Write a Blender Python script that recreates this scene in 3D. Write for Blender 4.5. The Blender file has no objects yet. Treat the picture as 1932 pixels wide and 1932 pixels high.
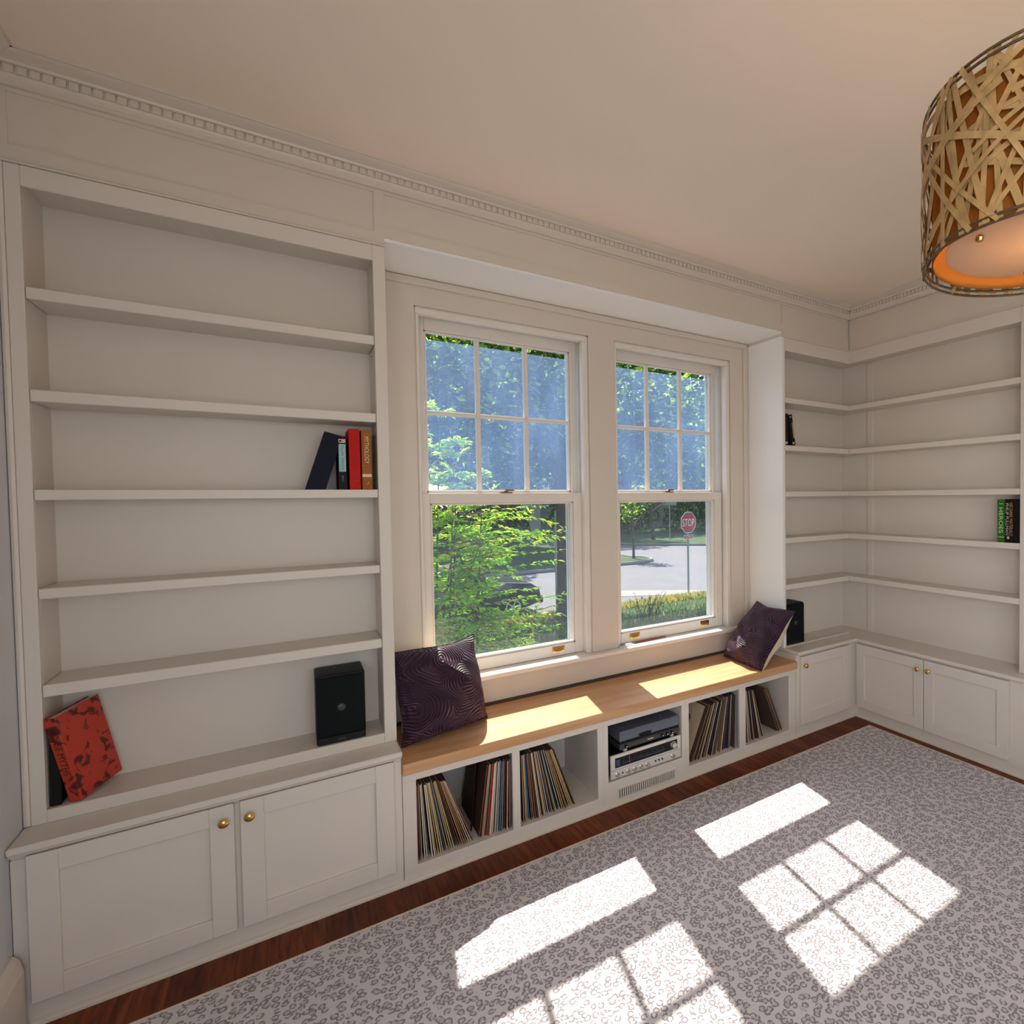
import bpy, bmesh, math, random
from mathutils import Vector, Matrix

scene = bpy.context.scene
COL = scene.collection
PI = math.pi

# ------------------------------------------------------------------ camera
EYE = Vector((-3.2426, -2.5837, 1.55))
YAW, PITCH, ROLL = 0.63466, -0.02734, -0.00999
cR = Vector((math.cos(YAW), -math.sin(YAW), 0))
cF = Vector((math.sin(YAW) * math.cos(PITCH), math.cos(YAW) * math.cos(PITCH), math.sin(PITCH)))
cU = Vector((-math.sin(YAW) * math.sin(PITCH), -math.cos(YAW) * math.sin(PITCH), math.cos(PITCH)))
cX = cR * math.cos(ROLL) + cU * math.sin(ROLL)
cY = -cR * math.sin(ROLL) + cU * math.cos(ROLL)
cam = bpy.data.cameras.new('camera')
cam.sensor_width = 36
cam.lens = 36 * 1046.72 / 1932
cam.shift_x = -(1320 - 966) / 1932
cam.clip_start = 0.05
cam.clip_end = 400
camo = bpy.data.objects.new('camera', cam)
COL.objects.link(camo)
mw = Matrix.Identity(4)
for i, a in enumerate((cX, cY, -cF)):
    for j in range(3):
        mw[j][i] = a[j]
mw.translation = EYE
camo.matrix_world = mw
scene.camera = camo

# ------------------------------------------------------------------ light
SUNDIR = Vector((-0.124, -0.85, -1.0)).normalized()      # travel of the sunlight
world = bpy.data.worlds.new('sky')
scene.world = world
world.use_nodes = True
wn = world.node_tree
wn.nodes.clear()
sky = wn.nodes.new('ShaderNodeTexSky')
sky.sky_type = 'NISHITA'
sky.sun_disc = False
sky.sun_elevation = math.asin(-SUNDIR.z)
sky.sun_rotation = math.atan2(-SUNDIR.x, -SUNDIR.y)
sky.air_density = 1.0
sky.dust_density = 1.5
bg = wn.nodes.new('ShaderNodeBackground')
bg.inputs['Strength'].default_value = 0.23
wo = wn.nodes.new('ShaderNodeOutputWorld')
wn.links.new(sky.outputs[0], bg.inputs[0])
wn.links.new(bg.outputs[0], wo.inputs[0])


def light(name, kind, loc, direction, energy, color, **kw):
    l = bpy.data.lights.new(name, kind)
    l.energy = energy
    l.color = color
    for k, v in kw.items():
        setattr(l, k, v)
    o = bpy.data.objects.new(name, l)
    COL.objects.link(o)
    o.location = loc
    o.rotation_euler = Vector(direction).to_track_quat('-Z', 'Y').to_euler()
    return o


light('sun', 'SUN', (0, 12, 14), SUNDIR, 7.4, (1.0, 0.94, 0.84), angle=0.0092)
# added fill lights in made-up openings of the unseen back and side walls
light('back_fill', 'AREA', (-2.95, -4.58, 1.55), (0, 1, 0.0), 14.5, (1.0, 0.97, 0.92), shape='RECTANGLE', size=1.6, size_y=1.6)
light('side_fill', 'AREA', (-3.95, -3.55, 1.55), (1, 0, 0.0), 22, (1.0, 0.96, 0.90), shape='RECTANGLE', size=1.3, size_y=1.5)

vs = scene.view_settings
vs.view_transform = 'Standard'
vs.look = 'None'
vs.exposure = 0.6
vs.gamma = 1.0
vs.use_curve_mapping = False
scene.cycles.use_denoising = True
scene.cycles.max_bounces = 5
scene.cycles.diffuse_bounces = 4
scene.cycles.glossy_bounces = 3
scene.cycles.transparent_max_bounces = 12
scene.cycles.use_adaptive_sampling = True
scene.cycles.adaptive_threshold = 0.05
scene.cycles.adaptive_min_samples = 16
scene.cycles.caustics_reflective = False
scene.cycles.caustics_refractive = False
scene.cycles.sample_clamp_indirect = 6.0

# ------------------------------------------------------------------ materials
M = {}


def mat(key, col, rough=0.5, metal=0.0, var=0.0, vscale=6.0, bump=0.0, bscale=60.0, stretch=(1, 1, 1), spec=0.5, sheen=0.0):
    m = bpy.data.materials.new(key)
    m.use_nodes = True
    nt = m.node_tree
    b = nt.nodes['Principled BSDF']
    b.inputs['Base Color'].default_value = (*col, 1)
    b.inputs['Roughness'].default_value = rough
    b.inputs['Metallic'].default_value = metal
    b.inputs['Specular IOR Level'].default_value = spec
    if sheen:
        b.inputs['Sheen Weight'].default_value = sheen
    if var or bump:
        tc = nt.nodes.new('ShaderNodeTexCoord')
        mp = nt.nodes.new('ShaderNodeMapping')
        mp.inputs['Scale'].default_value = stretch
        nt.links.new(tc.outputs['Object'], mp.inputs[0])
    if var:
        n = nt.nodes.new('ShaderNodeTexNoise')
        n.inputs['Scale'].default_value = vscale
        n.inputs['Detail'].default_value = 5
        nt.links.new(mp.outputs[0], n.inputs[0])
        r = nt.nodes.new('ShaderNodeValToRGB')
        r.color_ramp.elements[0].position = 0.3
        r.color_ramp.elements[1].position = 0.7
        r.color_ramp.elements[0].color = (*[max(0, c * (1 - var)) for c in col], 1)
        r.color_ramp.elements[1].color = (*[min(1, c * (1 + var)) for c in col], 1)
        nt.links.new(n.outputs[0], r.inputs[0])
        nt.links.new(r.outputs[0], b.inputs['Base Color'])
    if bump:
        n2 = nt.nodes.new('ShaderNodeTexNoise')
        n2.inputs['Scale'].default_value = bscale
        n2.inputs['Detail'].default_value = 3
        nt.links.new(mp.outputs[0], n2.inputs[0])
        bp = nt.nodes.new('ShaderNodeBump')
        bp.inputs['Strength'].default_value = bump
        bp.inputs['Distance'].default_value = 0.002
        nt.links.new(n2.outputs[0], bp.inputs['Height'])
        nt.links.new(bp.outputs[0], b.inputs['Normal'])
    M[key] = m
    return m


mat('paint', (0.74, 0.675, 0.605), 0.42, var=0.015, vscale=3, bump=0.04, bscale=40)
mat('trim_paint', (0.70, 0.625, 0.54), 0.38, var=0.015, vscale=3)
mat('sash_paint', (0.80, 0.745, 0.68), 0.4, var=0.03, vscale=8)
mat('alcove_white', (0.90, 0.885, 0.86), 0.4)  # whiter than the trim colours; soffit and alcove side boards
mat('ceiling_paint', (0.90, 0.775, 0.64), 0.8, var=0.02, vscale=1.5, bump=0.05, bscale=80)
mat('wall_paint', (0.66, 0.68, 0.71), 0.7, var=0.02, vscale=2, bump=0.05, bscale=80)
mat('brass', (0.72, 0.44, 0.14), 0.22, metal=1.0)
mat('dark_brass', (0.30, 0.17, 0.06), 0.35, metal=0.9)
mat('black_plastic', (0.008, 0.009, 0.010), 0.5, spec=0.25)
mat('black_grille', (0.008, 0.011, 0.012), 0.9, spec=0.15, bump=0.6, bscale=500)
mat('dark_metal', (0.05, 0.05, 0.055), 0.35, metal=0.3)
mat('silver', (0.78, 0.755, 0.72), 0.38, metal=0.35, var=0.02, vscale=3)
mat('silver_knob', (0.72, 0.67, 0.58), 0.22, metal=0.8)
mat('dial_glass', (0.012, 0.014, 0.02), 0.08)
mat('dial_print', (0.20, 0.22, 0.24), 0.6)
mat('red_plastic', (0.65, 0.03, 0.03), 0.4)
mat('blue_tint', (0.05, 0.06, 0.14), 0.3)
mat('cream_cloth', (0.74, 0.62, 0.45), 0.9, var=0.05, vscale=20, bump=0.2, bscale=300)
mat('paper', (0.72, 0.66, 0.54), 0.9, var=0.05, vscale=120, stretch=(1, 1, 0.05))
mat('white_plastic', (0.82, 0.82, 0.80), 0.4)
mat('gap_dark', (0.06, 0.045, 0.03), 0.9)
mat('rattan', (0.46, 0.29, 0.12), 0.6, var=0.25, vscale=30)
mat('wire', (0.16, 0.11, 0.06), 0.45, metal=0.7)
mat('storm_frame', (0.72, 0.78, 0.82), 0.4)
mat('aluminium_post', (0.30, 0.31, 0.30), 0.5, metal=0.4)
mat('sign_red', (0.50, 0.035, 0.045), 0.45)
mat('sign_white', (0.85, 0.83, 0.82), 0.45)
mat('asphalt', (0.15, 0.152, 0.168), 0.95, var=0.08, vscale=1.5, bump=0.2, bscale=30)
mat('concrete', (0.26, 0.245, 0.225), 0.95, var=0.06, vscale=2)
mat('lawn', (0.038, 0.08, 0.02), 1.0, var=0.4, vscale=1.2, bump=0.3, bscale=12)
mat('bark', (0.085, 0.062, 0.05), 0.95, var=0.35, vscale=5, bump=0.8, bscale=8, stretch=(3, 3, 0.6))
mat('car_paint', (0.03, 0.032, 0.036), 0.2, spec=0.7)
mat('tyre', (0.015, 0.015, 0.016), 0.8)
mat('car_glass', (0.02, 0.025, 0.03), 0.05)
mat('siding', (0.30, 0.31, 0.33), 0.8, var=0.05)
mat('roofing', (0.10, 0.09, 0.085), 0.9, var=0.2)


def leafmat(key, col, trans=0.55):
    m = bpy.data.materials.new(key)
    m.use_nodes = True
    nt = m.node_tree
    nt.nodes.clear()
    d = nt.nodes.new('ShaderNodeBsdfDiffuse')
    t = nt.nodes.new('ShaderNodeBsdfTranslucent')
    d.inputs[0].default_value = (*col, 1)
    t.inputs[0].default_value = (*[min(1, c * 1.5) for c in col], 1)
    mx = nt.nodes.new('ShaderNodeMixShader')
    mx.inputs[0].default_value = trans
    o = nt.nodes.new('ShaderNodeOutputMaterial')
    nt.links.new(d.outputs[0], mx.inputs[1])
    nt.links.new(t.outputs[0], mx.inputs[2])
    nt.links.new(mx.outputs[0], o.inputs[0])
    M[key] = m


leafmat('leaf_green', (0.17, 0.40, 0.035))
leafmat('leaf_lime', (0.40, 0.60, 0.04))
leafmat('leaf_gold', (0.66, 0.60, 0.05))
leafmat('leaf_dark', (0.035, 0.085, 0.02), 0.35)
leafmat('leaf_mid', (0.075, 0.15, 0.03), 0.4)
leafmat('grass_blade', (0.09, 0.17, 0.03), 0.35)
leafmat('grass_lit_yellow', (0.42, 0.36, 0.08), 0.4)
leafmat('shade_fabric', (0.42, 0.17, 0.035), 0.22)
leafmat('diffuser', (0.62, 0.50, 0.38), 0.36)


def glassmat(key, haze=0.0, hazecol=(0.5, 0.6, 0.75), refl=1.0):
    m = bpy.data.materials.new(key)
    m.use_nodes = True
    nt = m.node_tree
    nt.nodes.clear()
    N, L = nt.nodes.new, nt.links.new
    tr = N('ShaderNodeBsdfTransparent')
    gl = N('ShaderNodeBsdfGlossy')
    gl.inputs['Roughness'].default_value = 0.0
    fr = N('ShaderNodeLayerWeight')
    fr.inputs[0].default_value = 0.5
    pw = N('ShaderNodeMath')
    pw.operation = 'POWER'
    pw.inputs[1].default_value = 4.0
    L(fr.outputs['Facing'], pw.inputs[0])
    mul = N('ShaderNodeMath')
    mul.operation = 'MULTIPLY_ADD'
    mul.inputs[1].default_value = 0.8 * refl
    mul.inputs[2].default_value = 0.03 * refl
    L(pw.outputs[0], mul.inputs[0])
    mx = N('ShaderNodeMixShader')
    L(mul.outputs[0], mx.inputs[0])
    L(tr.outputs[0], mx.inputs[1])
    L(gl.outputs[0], mx.inputs[2])
    last = mx
    if haze:
        tl = N('ShaderNodeBsdfTranslucent')
        tl.inputs[0].default_value = (*hazecol, 1)
        tc = N('ShaderNodeTexCoord')
        mp = N('ShaderNodeMapping')
        mp.inputs['Scale'].default_value = (3.0, 1, 0.9)
        L(tc.outputs['Object'], mp.inputs[0])
        n = N('ShaderNodeTexNoise')
        n.inputs['Scale'].default_value = 2.2
        n.inputs['Detail'].default_value = 6
        L(mp.outputs[0], n.inputs[0])
        r = N('ShaderNodeMapRange')
        r.inputs['From Min'].default_value = 0.3
        r.inputs['From Max'].default_value = 0.7
        r.inputs['To Min'].default_value = haze * 0.7
        r.inputs['To Max'].default_value = haze * 1.25
        L(n.outputs[0], r.inputs[0])
        # speckles of dried dirt
        v = N('ShaderNodeTexVoronoi')
        v.inputs['Scale'].default_value = 70
        L(tc.outputs['Object'], v.inputs[0])
        v2 = N('ShaderNodeTexNoise')
        v2.inputs['Scale'].default_value = 9
        L(tc.outputs['Object'], v2.inputs[0])
        lt = N('ShaderNodeMath')
        lt.operation = 'LESS_THAN'
        lt.inputs[1].default_value = 0.16
        L(v.outputs['Distance'], lt.inputs[0])
        gt = N('ShaderNodeMath')
        gt.operation = 'GREATER_THAN'
        gt.inputs[1].default_value = 0.60
        L(v2.outputs[0], gt.inputs[0])
        m2 = N('ShaderNodeMath')
        m2.operation = 'MULTIPLY'
        L(lt.outputs[0], m2.inputs[0])
        L(gt.outputs[0], m2.inputs[1])
        m3 = N('ShaderNodeMath')
        m3.operation = 'MULTIPLY_ADD'
        m3.inputs[1].default_value = haze * 1.3
        L(m2.outputs[0], m3.inputs[0])
        L(r.outputs[0], m3.inputs[2])
        mh = N('ShaderNodeMixShader')
        L(m3.outputs[0], mh.inputs[0])
        L(mx.outputs[0], mh.inputs[1])
        L(tl.outputs[0], mh.inputs[2])
        last = mh
    o = N('ShaderNodeOutputMaterial')
    L(last.outputs[0], o.inputs[0])
    M[key] = m


glassmat('glass', refl=0.7)
glassmat('glass_dusty', 0.009, (0.45, 0.58, 0.75), 0.6)
glassmat('glass_hazy', 0.12, (0.27, 0.43, 0.78), 0.3)
glassmat('smoked_cover', 0.0)


def woodmat(key, c1, c2, rough, stretch, scale=5.0, per_object=0.0):
    m = bpy.data.materials.new(key)
    m.use_nodes = True
    nt = m.node_tree
    N, L = nt.nodes.new, nt.links.new
    b = nt.nodes['Principled BSDF']
    b.inputs['Roughness'].default_value = rough
    b.inputs['Specular IOR Level'].default_value = 0.3
    tc = N('ShaderNodeTexCoord')
    mp = N('ShaderNodeMapping')
    mp.inputs['Scale'].default_value = stretch
    L(tc.outputs['Object'], mp.inputs[0])
    if per_object:
        oi = N('ShaderNodeObjectInfo')
        ml = N('ShaderNodeVectorMath')
        ml.operation = 'SCALE'
        ml.inputs['Scale'].default_value = 37.0
        cb = N('ShaderNodeCombineXYZ')
        for k in range(3):
            L(oi.outputs['Random'], cb.inputs[k])
        L(cb.outputs[0], ml.inputs[0])
        L(ml.outputs[0], mp.inputs['Location'])
    n = N('ShaderNodeTexNoise')
    n.inputs['Scale'].default_value = scale
    n.inputs['Detail'].default_value = 8
    n.inputs['Distortion'].default_value = 0.6
    L(mp.outputs[0], n.inputs[0])
    r = N('ShaderNodeValToRGB')
    r.color_ramp.elements[0].position = 0.32
    r.color_ramp.elements[1].position = 0.68
    r.color_ramp.elements[0].color = (*c1, 1)
    r.color_ramp.elements[1].color = (*c2, 1)
    L(n.outputs[0], r.inputs[0])
    out = r.outputs[0]
    if per_object:
        hs = N('ShaderNodeHueSaturation')
        mr = N('ShaderNodeMapRange')
        mr.inputs['To Min'].default_value = 1 - per_object
        mr.inputs['To Max'].default_value = 1 + per_object
        L(oi.outputs['Random'], mr.inputs[0])
        L(mr.outputs[0], hs.inputs['Value'])
        L(out, hs.inputs['Color'])
        out = hs.outputs[0]
    L(out, b.inputs['Base Color'])
    M[key] = m


woodmat('floor_wood', (0.075, 0.013, 0.003), (0.20, 0.045, 0.010), 0.5, (14, 1.2, 1), 5.0, 0.3)
woodmat('bench_wood', (0.56, 0.285, 0.125), (0.70, 0.42, 0.225), 0.40, (0.7, 7, 7), 2.6)
woodmat('stick_wood', (0.28, 0.06, 0.03), (0.45, 0.14, 0.07), 0.5, (3, 3, 3), 9.0)


def rugmat():
    m = bpy.data.materials.new('leopard_rug')
    m.use_nodes = True
    nt = m.node_tree
    N, L = nt.nodes.new, nt.links.new
    b = nt.nodes['Principled BSDF']
    b.inputs['Roughness'].default_value = 0.95
    b.inputs['Specular IOR Level'].default_value = 0.1
    tc = N('ShaderNodeTexCoord')
    n0 = N('ShaderNodeTexNoise')
    n0.inputs['Scale'].default_value = 60
    n0.inputs['Detail'].default_value = 2
    L(tc.outputs['Object'], n0.inputs[0])
    sub = N('ShaderNodeVectorMath')
    sub.operation = 'MULTIPLY_ADD'
    sub.inputs[1].default_value = (0.010, 0.010, 0.0)
    L(n0.outputs['Color'], sub.inputs[0])
    L(tc.outputs['Object'], sub.inputs[2])
    v = N('ShaderNodeTexVoronoi')
    v.voronoi_dimensions = '2D'
    v.inputs['Scale'].default_value = 40
    v.inputs['Randomness'].default_value = 0.85
    L(sub.outputs[0], v.inputs[0])
    # distance -> 0 inside, 1 ring, 0 outside
    ring = N('ShaderNodeValToRGB')
    e = ring.color_ramp.elements
    e[0].position = 0.20
    e[0].color = (0.36, 0.36, 0.36, 1)
    e[1].position = 0.27
    e[1].color = (1, 1, 1, 1)
    for p, c in ((0.40, 1.0), (0.46, 0.0)):
        q = e.new(p)
        q.color = (c, c, c, 1)
    L(v.outputs['Distance'], ring.inputs[0])
    n1 = N('ShaderNodeTexNoise')
    n1.inputs['Scale'].default_value = 95
    n1.inputs['Detail'].default_value = 1
    L(tc.outputs['Object'], n1.inputs[0])
    cut = N('ShaderNodeValToRGB')
    cut.color_ramp.elements[0].position = 0.37
    cut.color_ramp.elements[1].position = 0.46
    L(n1.outputs[0], cut.inputs[0])
    ml = N('ShaderNodeMath')
    ml.operation = 'MULTIPLY'
    L(ring.outputs[0], ml.inputs[0])
    L(cut.outputs[0], ml.inputs[1])
    mx = N('ShaderNodeMixRGB')
    mx.inputs[1].default_value = (0.70, 0.665, 0.675, 1)
    mx.inputs[2].default_value = (0.27, 0.25, 0.275, 1)
    L(ml.outputs[0], mx.inputs[0])
    L(mx.outputs[0], b.inputs['Base Color'])
    nb = N('ShaderNodeTexNoise')
    nb.inputs['Scale'].default_value = 500
    bp = N('ShaderNodeBump')
    bp.inputs['Strength'].default_value = 0.5
    bp.inputs['Distance'].default_value = 0.003
    L(tc.outputs['Object'], nb.inputs[0])
    L(nb.outputs[0], bp.inputs['Height'])
    L(bp.outputs[0], b.inputs['Normal'])
    M['rug'] = m


rugmat()
mat('rug_binding', (0.66, 0.57, 0.46), 0.95, bump=0.3, bscale=300)


def velvetmat():
    m = bpy.data.materials.new('quilted_velvet')
    m.use_nodes = True
    nt = m.node_tree
    N, L = nt.nodes.new, nt.links.new
    b = nt.nodes['Principled BSDF']
    b.inputs['Base Color'].default_value = (0.032, 0.008, 0.024, 1)
    b.inputs['Roughness'].default_value = 0.6
    b.inputs['Sheen Weight'].default_value = 0.45
    b.inputs['Sheen Roughness'].default_value = 0.35
    b.inputs['Sheen Tint'].default_value = (0.50, 0.26, 0.44, 1)
    tc = N('ShaderNodeTexCoord')
    v = N('ShaderNodeTexVoronoi')
    v.inputs['Scale'].default_value = 5.0
    v.inputs['Randomness'].default_value = 0.9
    v.voronoi_dimensions = '2D'
    mp = N('ShaderNodeMapping')
    mp.inputs['Rotation'].default_value = (PI / 2, 0, 0)
    L(tc.outputs['Object'], mp.inputs[0])
    nz = N('ShaderNodeTexNoise')
    nz.inputs['Scale'].default_value = 7.0
    nz.inputs['Detail'].default_value = 1.0
    L(mp.outputs[0], nz.inputs[0])
    ds = N('ShaderNodeVectorMath')
    ds.operation = 'MULTIPLY_ADD'
    ds.inputs[1].default_value = (0.10, 0.10, 0.0)
    L(nz.outputs['Color'], ds.inputs[0])
    L(mp.outputs[0], ds.inputs[2])
    L(ds.outputs[0], v.inputs[0])
    s = N('ShaderNodeMath')
    s.operation = 'MULTIPLY'
    s.inputs[1].default_value = 100.0
    L(v.outputs['Distance'], s.inputs[0])
    sn = N('ShaderNodeMath')
    sn.operation = 'SINE'
    L(s.outputs[0], sn.inputs[0])
    bp = N('ShaderNodeBump')
    bp.inputs['Strength'].default_value = 1.0
    bp.inputs['Distance'].default_value = 0.006
    L(sn.outputs[0], bp.inputs['Height'])
    L(bp.outputs[0], b.inputs['Normal'])
    M['velvet'] = m


velvetmat()


def redcover():
    m = bpy.data.materials.new('red_print_cover')
    m.use_nodes = True
    nt = m.node_tree
    N, L = nt.nodes.new, nt.links.new
    b = nt.nodes['Principled BSDF']
    b.inputs['Roughness'].default_value = 0.5
    tc = N('ShaderNodeTexCoord')
    n = N('ShaderNodeTexNoise')
    n.inputs['Scale'].default_value = 22
    n.inputs['Detail'].default_value = 3
    n.inputs['Distortion'].default_value = 1.2
    L(tc.outputs['Object'], n.inputs[0])
    r = N('ShaderNodeValToRGB')
    r.color_ramp.elements[0].position = 0.40
    r.color_ramp.elements[0].color = (0.10, 0.008, 0.006, 1)
    r.color_ramp.elements[1].position = 0.46
    r.color_ramp.elements[1].color = (0.55, 0.045, 0.02, 1)
    L(n.outputs[0], r.inputs[0])
    L(r.outputs[0], b.inputs['Base Color'])
    M['red_print'] = m


redcover()

# ------------------------------------------------------------------ mesh helpers
WL = {}
_CUBE_F = [(0, 1, 3, 2), (4, 6, 7, 5), (0, 4, 5, 1), (2, 3, 7, 6), (0, 2, 6, 4), (1, 5, 7, 3)]


class MB:
    def __init__(self):
        self.v, self.f, self.mi = [], [], []

    def add(self, vs, fs, mi=0):
        k = len(self.v)
        self.v += [tuple(p) for p in vs]
        self.f += [tuple(i + k for i in f) for f in fs]
        self.mi += [mi] * len(fs)
        return self

    def box(self, x0, x1, y0, y1, z0, z1, Mx=None, mi=0):
        p = [Vector((x, y, z)) for x in (x0, x1) for y in (y0, y1) for z in (z0, z1)]
        if Mx:
            p = [Mx @ q for q in p]
        return self.add(p, _CUBE_F, mi)

    def prism(self, poly, a0, a1, axis='x', mi=0, Mx=None):
        n = len(poly)

        def P(a, q):
            if axis == 'x':
                return Vector((a, q[0], q[1]))
            if axis == 'y':
                return Vector((q[0], a, q[1]))
            return Vector((q[0], q[1], a))
        p = [P(a0, q) for q in poly] + [P(a1, q) for q in poly]
        if Mx:
            p = [Mx @ q for q in p]
        fs = [tuple(range(n))[::-1], tuple(range(n, 2 * n))]
        fs += [(i, (i + 1) % n, n + (i + 1) % n, n + i) for i in range(n)]
        return self.add(p, fs, mi)

    def lathe(self, prof, n=20, Mx=None, mi=0, cap=True):
        p, fs = [], []
        for r, z in prof:
            for k in range(n):
                a = 2 * PI * k / n
                p.append(Vector((r * math.cos(a), r * math.sin(a), z)))
        for i in range(len(prof) - 1):
            for k in range(n):
                k2 = (k + 1) % n
                fs.append((i * n + k, i * n + k2, (i + 1) * n + k2, (i + 1) * n + k))
        if cap:
            fs.append(tuple(range(n))[::-1])
            fs.append(tuple((len(prof) - 1) * n + k for k in range(n)))
        if Mx:
            p = [Mx @ q for q in p]
        return self.add(p, fs, mi)

    def tube(self, pts, r, n=6, mi=0, closed=False):
        pts = [Vector(q) for q in pts]
        rs = r if isinstance(r, (list, tuple)) else [r] * len(pts)
        p, fs = [], []
        m = len(pts)
        for i, q in enumerate(pts):
            if closed:
                t = pts[(i + 1) % m] - pts[i - 1]
            else:
                t = pts[min(i + 1, m - 1)] - pts[max(i - 1, 0)]
            t.normalize()
            a = t.cross(Vector((0, 0, 1)))
            if a.length < 0.1:
                a = t.cross(Vector((0, 1, 0)))
            a.normalize()
            b = t.cross(a)
            for k in range(n):
                w = 2 * PI * k / n
                p.append(q + (a * math.cos(w) + b * math.sin(w)) * rs[i])
        rng = m if closed else m - 1
        for i in range(rng):
            j = (i + 1) % m
            for k in range(n):
                k2 = (k + 1) % n
                fs.append((i * n + k, j * n + k, j * n + k2, i * n + k2))
        if not closed:
            fs.append(tuple(range(n)))
            fs.append(tuple((m - 1) * n + k for k in range(n))[::-1])
        return self.add(p, fs, mi)

    def build(self, name, mats, parent=None, bev=0.0, smooth=False, loc=None, seg=1):
        if not isinstance(mats, (list, tuple)):
            mats = [mats]
        if loc is not None:
            o0 = Vector(loc)
        elif parent is not None:
            o0 = WL[parent.name]
        else:
            xs = [q[0] for q in self.v]
            ys = [q[1] for q in self.v]
            zs = [q[2] for q in self.v]
            o0 = Vector(((min(xs) + max(xs)) / 2, (min(ys) + max(ys)) / 2, min(zs)))
        me = bpy.data.meshes.new(name)
        me.from_pydata([(q[0] - o0.x, q[1] - o0.y, q[2] - o0.z) for q in self.v], [], self.f)
        for m in mats:
            me.materials.append(M[m] if isinstance(m, str) else m)
        if len(mats) > 1:
            me.polygons.foreach_set('material_index', self.mi)
        bm = bmesh.new()
        bm.from_mesh(me)
        bmesh.ops.recalc_face_normals(bm, faces=bm.faces)
        if bev:
            es = [e for e in bm.edges if len(e.link_faces) == 2 and e.calc_face_angle(0) > 0.5]
            bmesh.ops.bevel(bm, geom=es, offset=bev, segments=seg, affect='EDGES', profile=0.5, clamp_overlap=True)
        bm.to_mesh(me)
        bm.free()
        if smooth:
            me.polygons.foreach_set('use_smooth', [True] * len(me.polygons))
            try:
                me.set_sharp_from_angle(angle=0.7)
            except Exception:
                pass
        ob = bpy.data.objects.new(name, me)
        COL.objects.link(ob)
        if parent is not None:
            ob.parent = parent
            WL[ob.name] = WL[parent.name]
        else:
            ob.location = o0
            WL[ob.name] = o0
        return ob


def box(name, x0, x1, y0, y1, z0, z1, m, parent=None, bev=0.0, loc=None):
    return MB().box(x0, x1, y0, y1, z0, z1).build(name, m, parent, bev, loc=loc)


def tag(o, label, cat, group=None, kind=None):
    o['label'] = label
    o['category'] = cat
    if group:
        o['group'] = group
    if kind:
        o['kind'] = kind
    return o


def thing(name, label, cat, loc, rot=None, group=None, kind=None, local=False):
    o = bpy.data.objects.new(name, None)
    o.empty_display_size = 0.05
    COL.objects.link(o)
    o.location = loc
    if rot is not None:
        if isinstance(rot, Matrix):
            o.rotation_euler = rot.to_euler()
        else:
            o.rotation_euler = rot
    WL[o.name] = Vector((0, 0, 0)) if local else Vector(loc)
    return tag(o, label, cat, group, kind)


def struct(o, label, cat):
    return tag(o, label, cat, kind='structure')


def link_copy(src, parent=None, loc=None, name=None):
    c = src.copy()
    COL.objects.link(c)
    if parent is not None:
        c.parent = parent
    if loc is not None:
        c.location = loc
    WL[c.name] = Vector((0, 0, 0))
    return c


def text_part(s, parent, center, xd, yd, w, h, m, name='lettering', font_shear=0.0):
    cu = bpy.data.curves.new('t', 'FONT')
    cu.body = s
    cu.shear = font_shear
    cu.align_x = 'CENTER'
    cu.resolution_u = 3
    to = bpy.data.objects.new('t', cu)
    COL.objects.link(to)
    dg = bpy.context.evaluated_depsgraph_get()
    me = bpy.data.meshes.new_from_object(to.evaluated_get(dg))
    bpy.data.objects.remove(to)
    xs = [v.co.x for v in me.vertices]
    ys = [v.co.y for v in me.vertices]
    x0, x1, y0, y1 = min(xs), max(xs), min(ys), max(ys)
    xd, yd, c = Vector(xd).normalized(), Vector(yd).normalized(), Vector(center)
    o0 = WL[parent.name]
    for v in me.vertices:
        a = ((v.co.x - x0) / max(1e-6, x1 - x0) - 0.5) * w
        b = ((v.co.y - y0) / max(1e-6, y1 - y0) - 0.5) * h
        v.co = c + xd * a + yd * b - o0
    me.name = name
    me.materials.clear()
    me.materials.append(M[m])
    o = bpy.data.objects.new(name, me)
    COL.objects.link(o)
    o.parent = parent
    return o


# ------------------------------------------------------------------ dimensions
XL = -3.93                       # left wall
ZC = 2.88                        # ceiling
YB = -0.105                      # face frame of the base cabinets
YD = -0.126                      # door faces
LX0, LX1 = -3.879, -2.956        # opening of the left bookcase
LE = -2.9125                     # alcove left side
RE = -0.668                      # alcove right side
RX0 = -0.640
XB = -0.070                      # right base face frame
XD = -0.090
YW = 0.34                        # casing face
SILL = 0.66
BACK = -4.6
YRE = -1.165                     # end of the right bookcase opening

# ------------------------------------------------------------------ floor and shell
fl = box('floor', XL, 0.17, BACK, 0.36, -0.16, -0.02, 'gap_dark', loc=(0, 0, -0.02))
struct(fl, 'dark reddish brown wooden plank floor along the cabinets', 'floor')
PW = 0.0835
proto = None
k = 0
x = XL + 0.001
while x < 0.0:
    if proto is None:
        proto = MB().box(0.0002, PW - 0.0002, BACK, 0.0, -0.02, 0.0).build('plank', 'floor_wood', fl, bev=0.0004, loc=(0, 0, -0.02))
        q = proto
    else:
        q = link_copy(proto, fl)
    q.location = (x, 0, 0)
    x += PW
ce = box('ceiling', XL, 0.17, BACK, 0.36, ZC, ZC + 0.12, 'ceiling_paint')
struct(ce, 'smooth peach-cream plaster ceiling above the crown moulding', 'ceiling')
wl = MB().box(XL - 0.12, XL, -2.9, 0.36, -0.02, ZC + 0.02).box(XL - 0.12, XL, BACK, -4.2, -0.02, ZC + 0.02)
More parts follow.
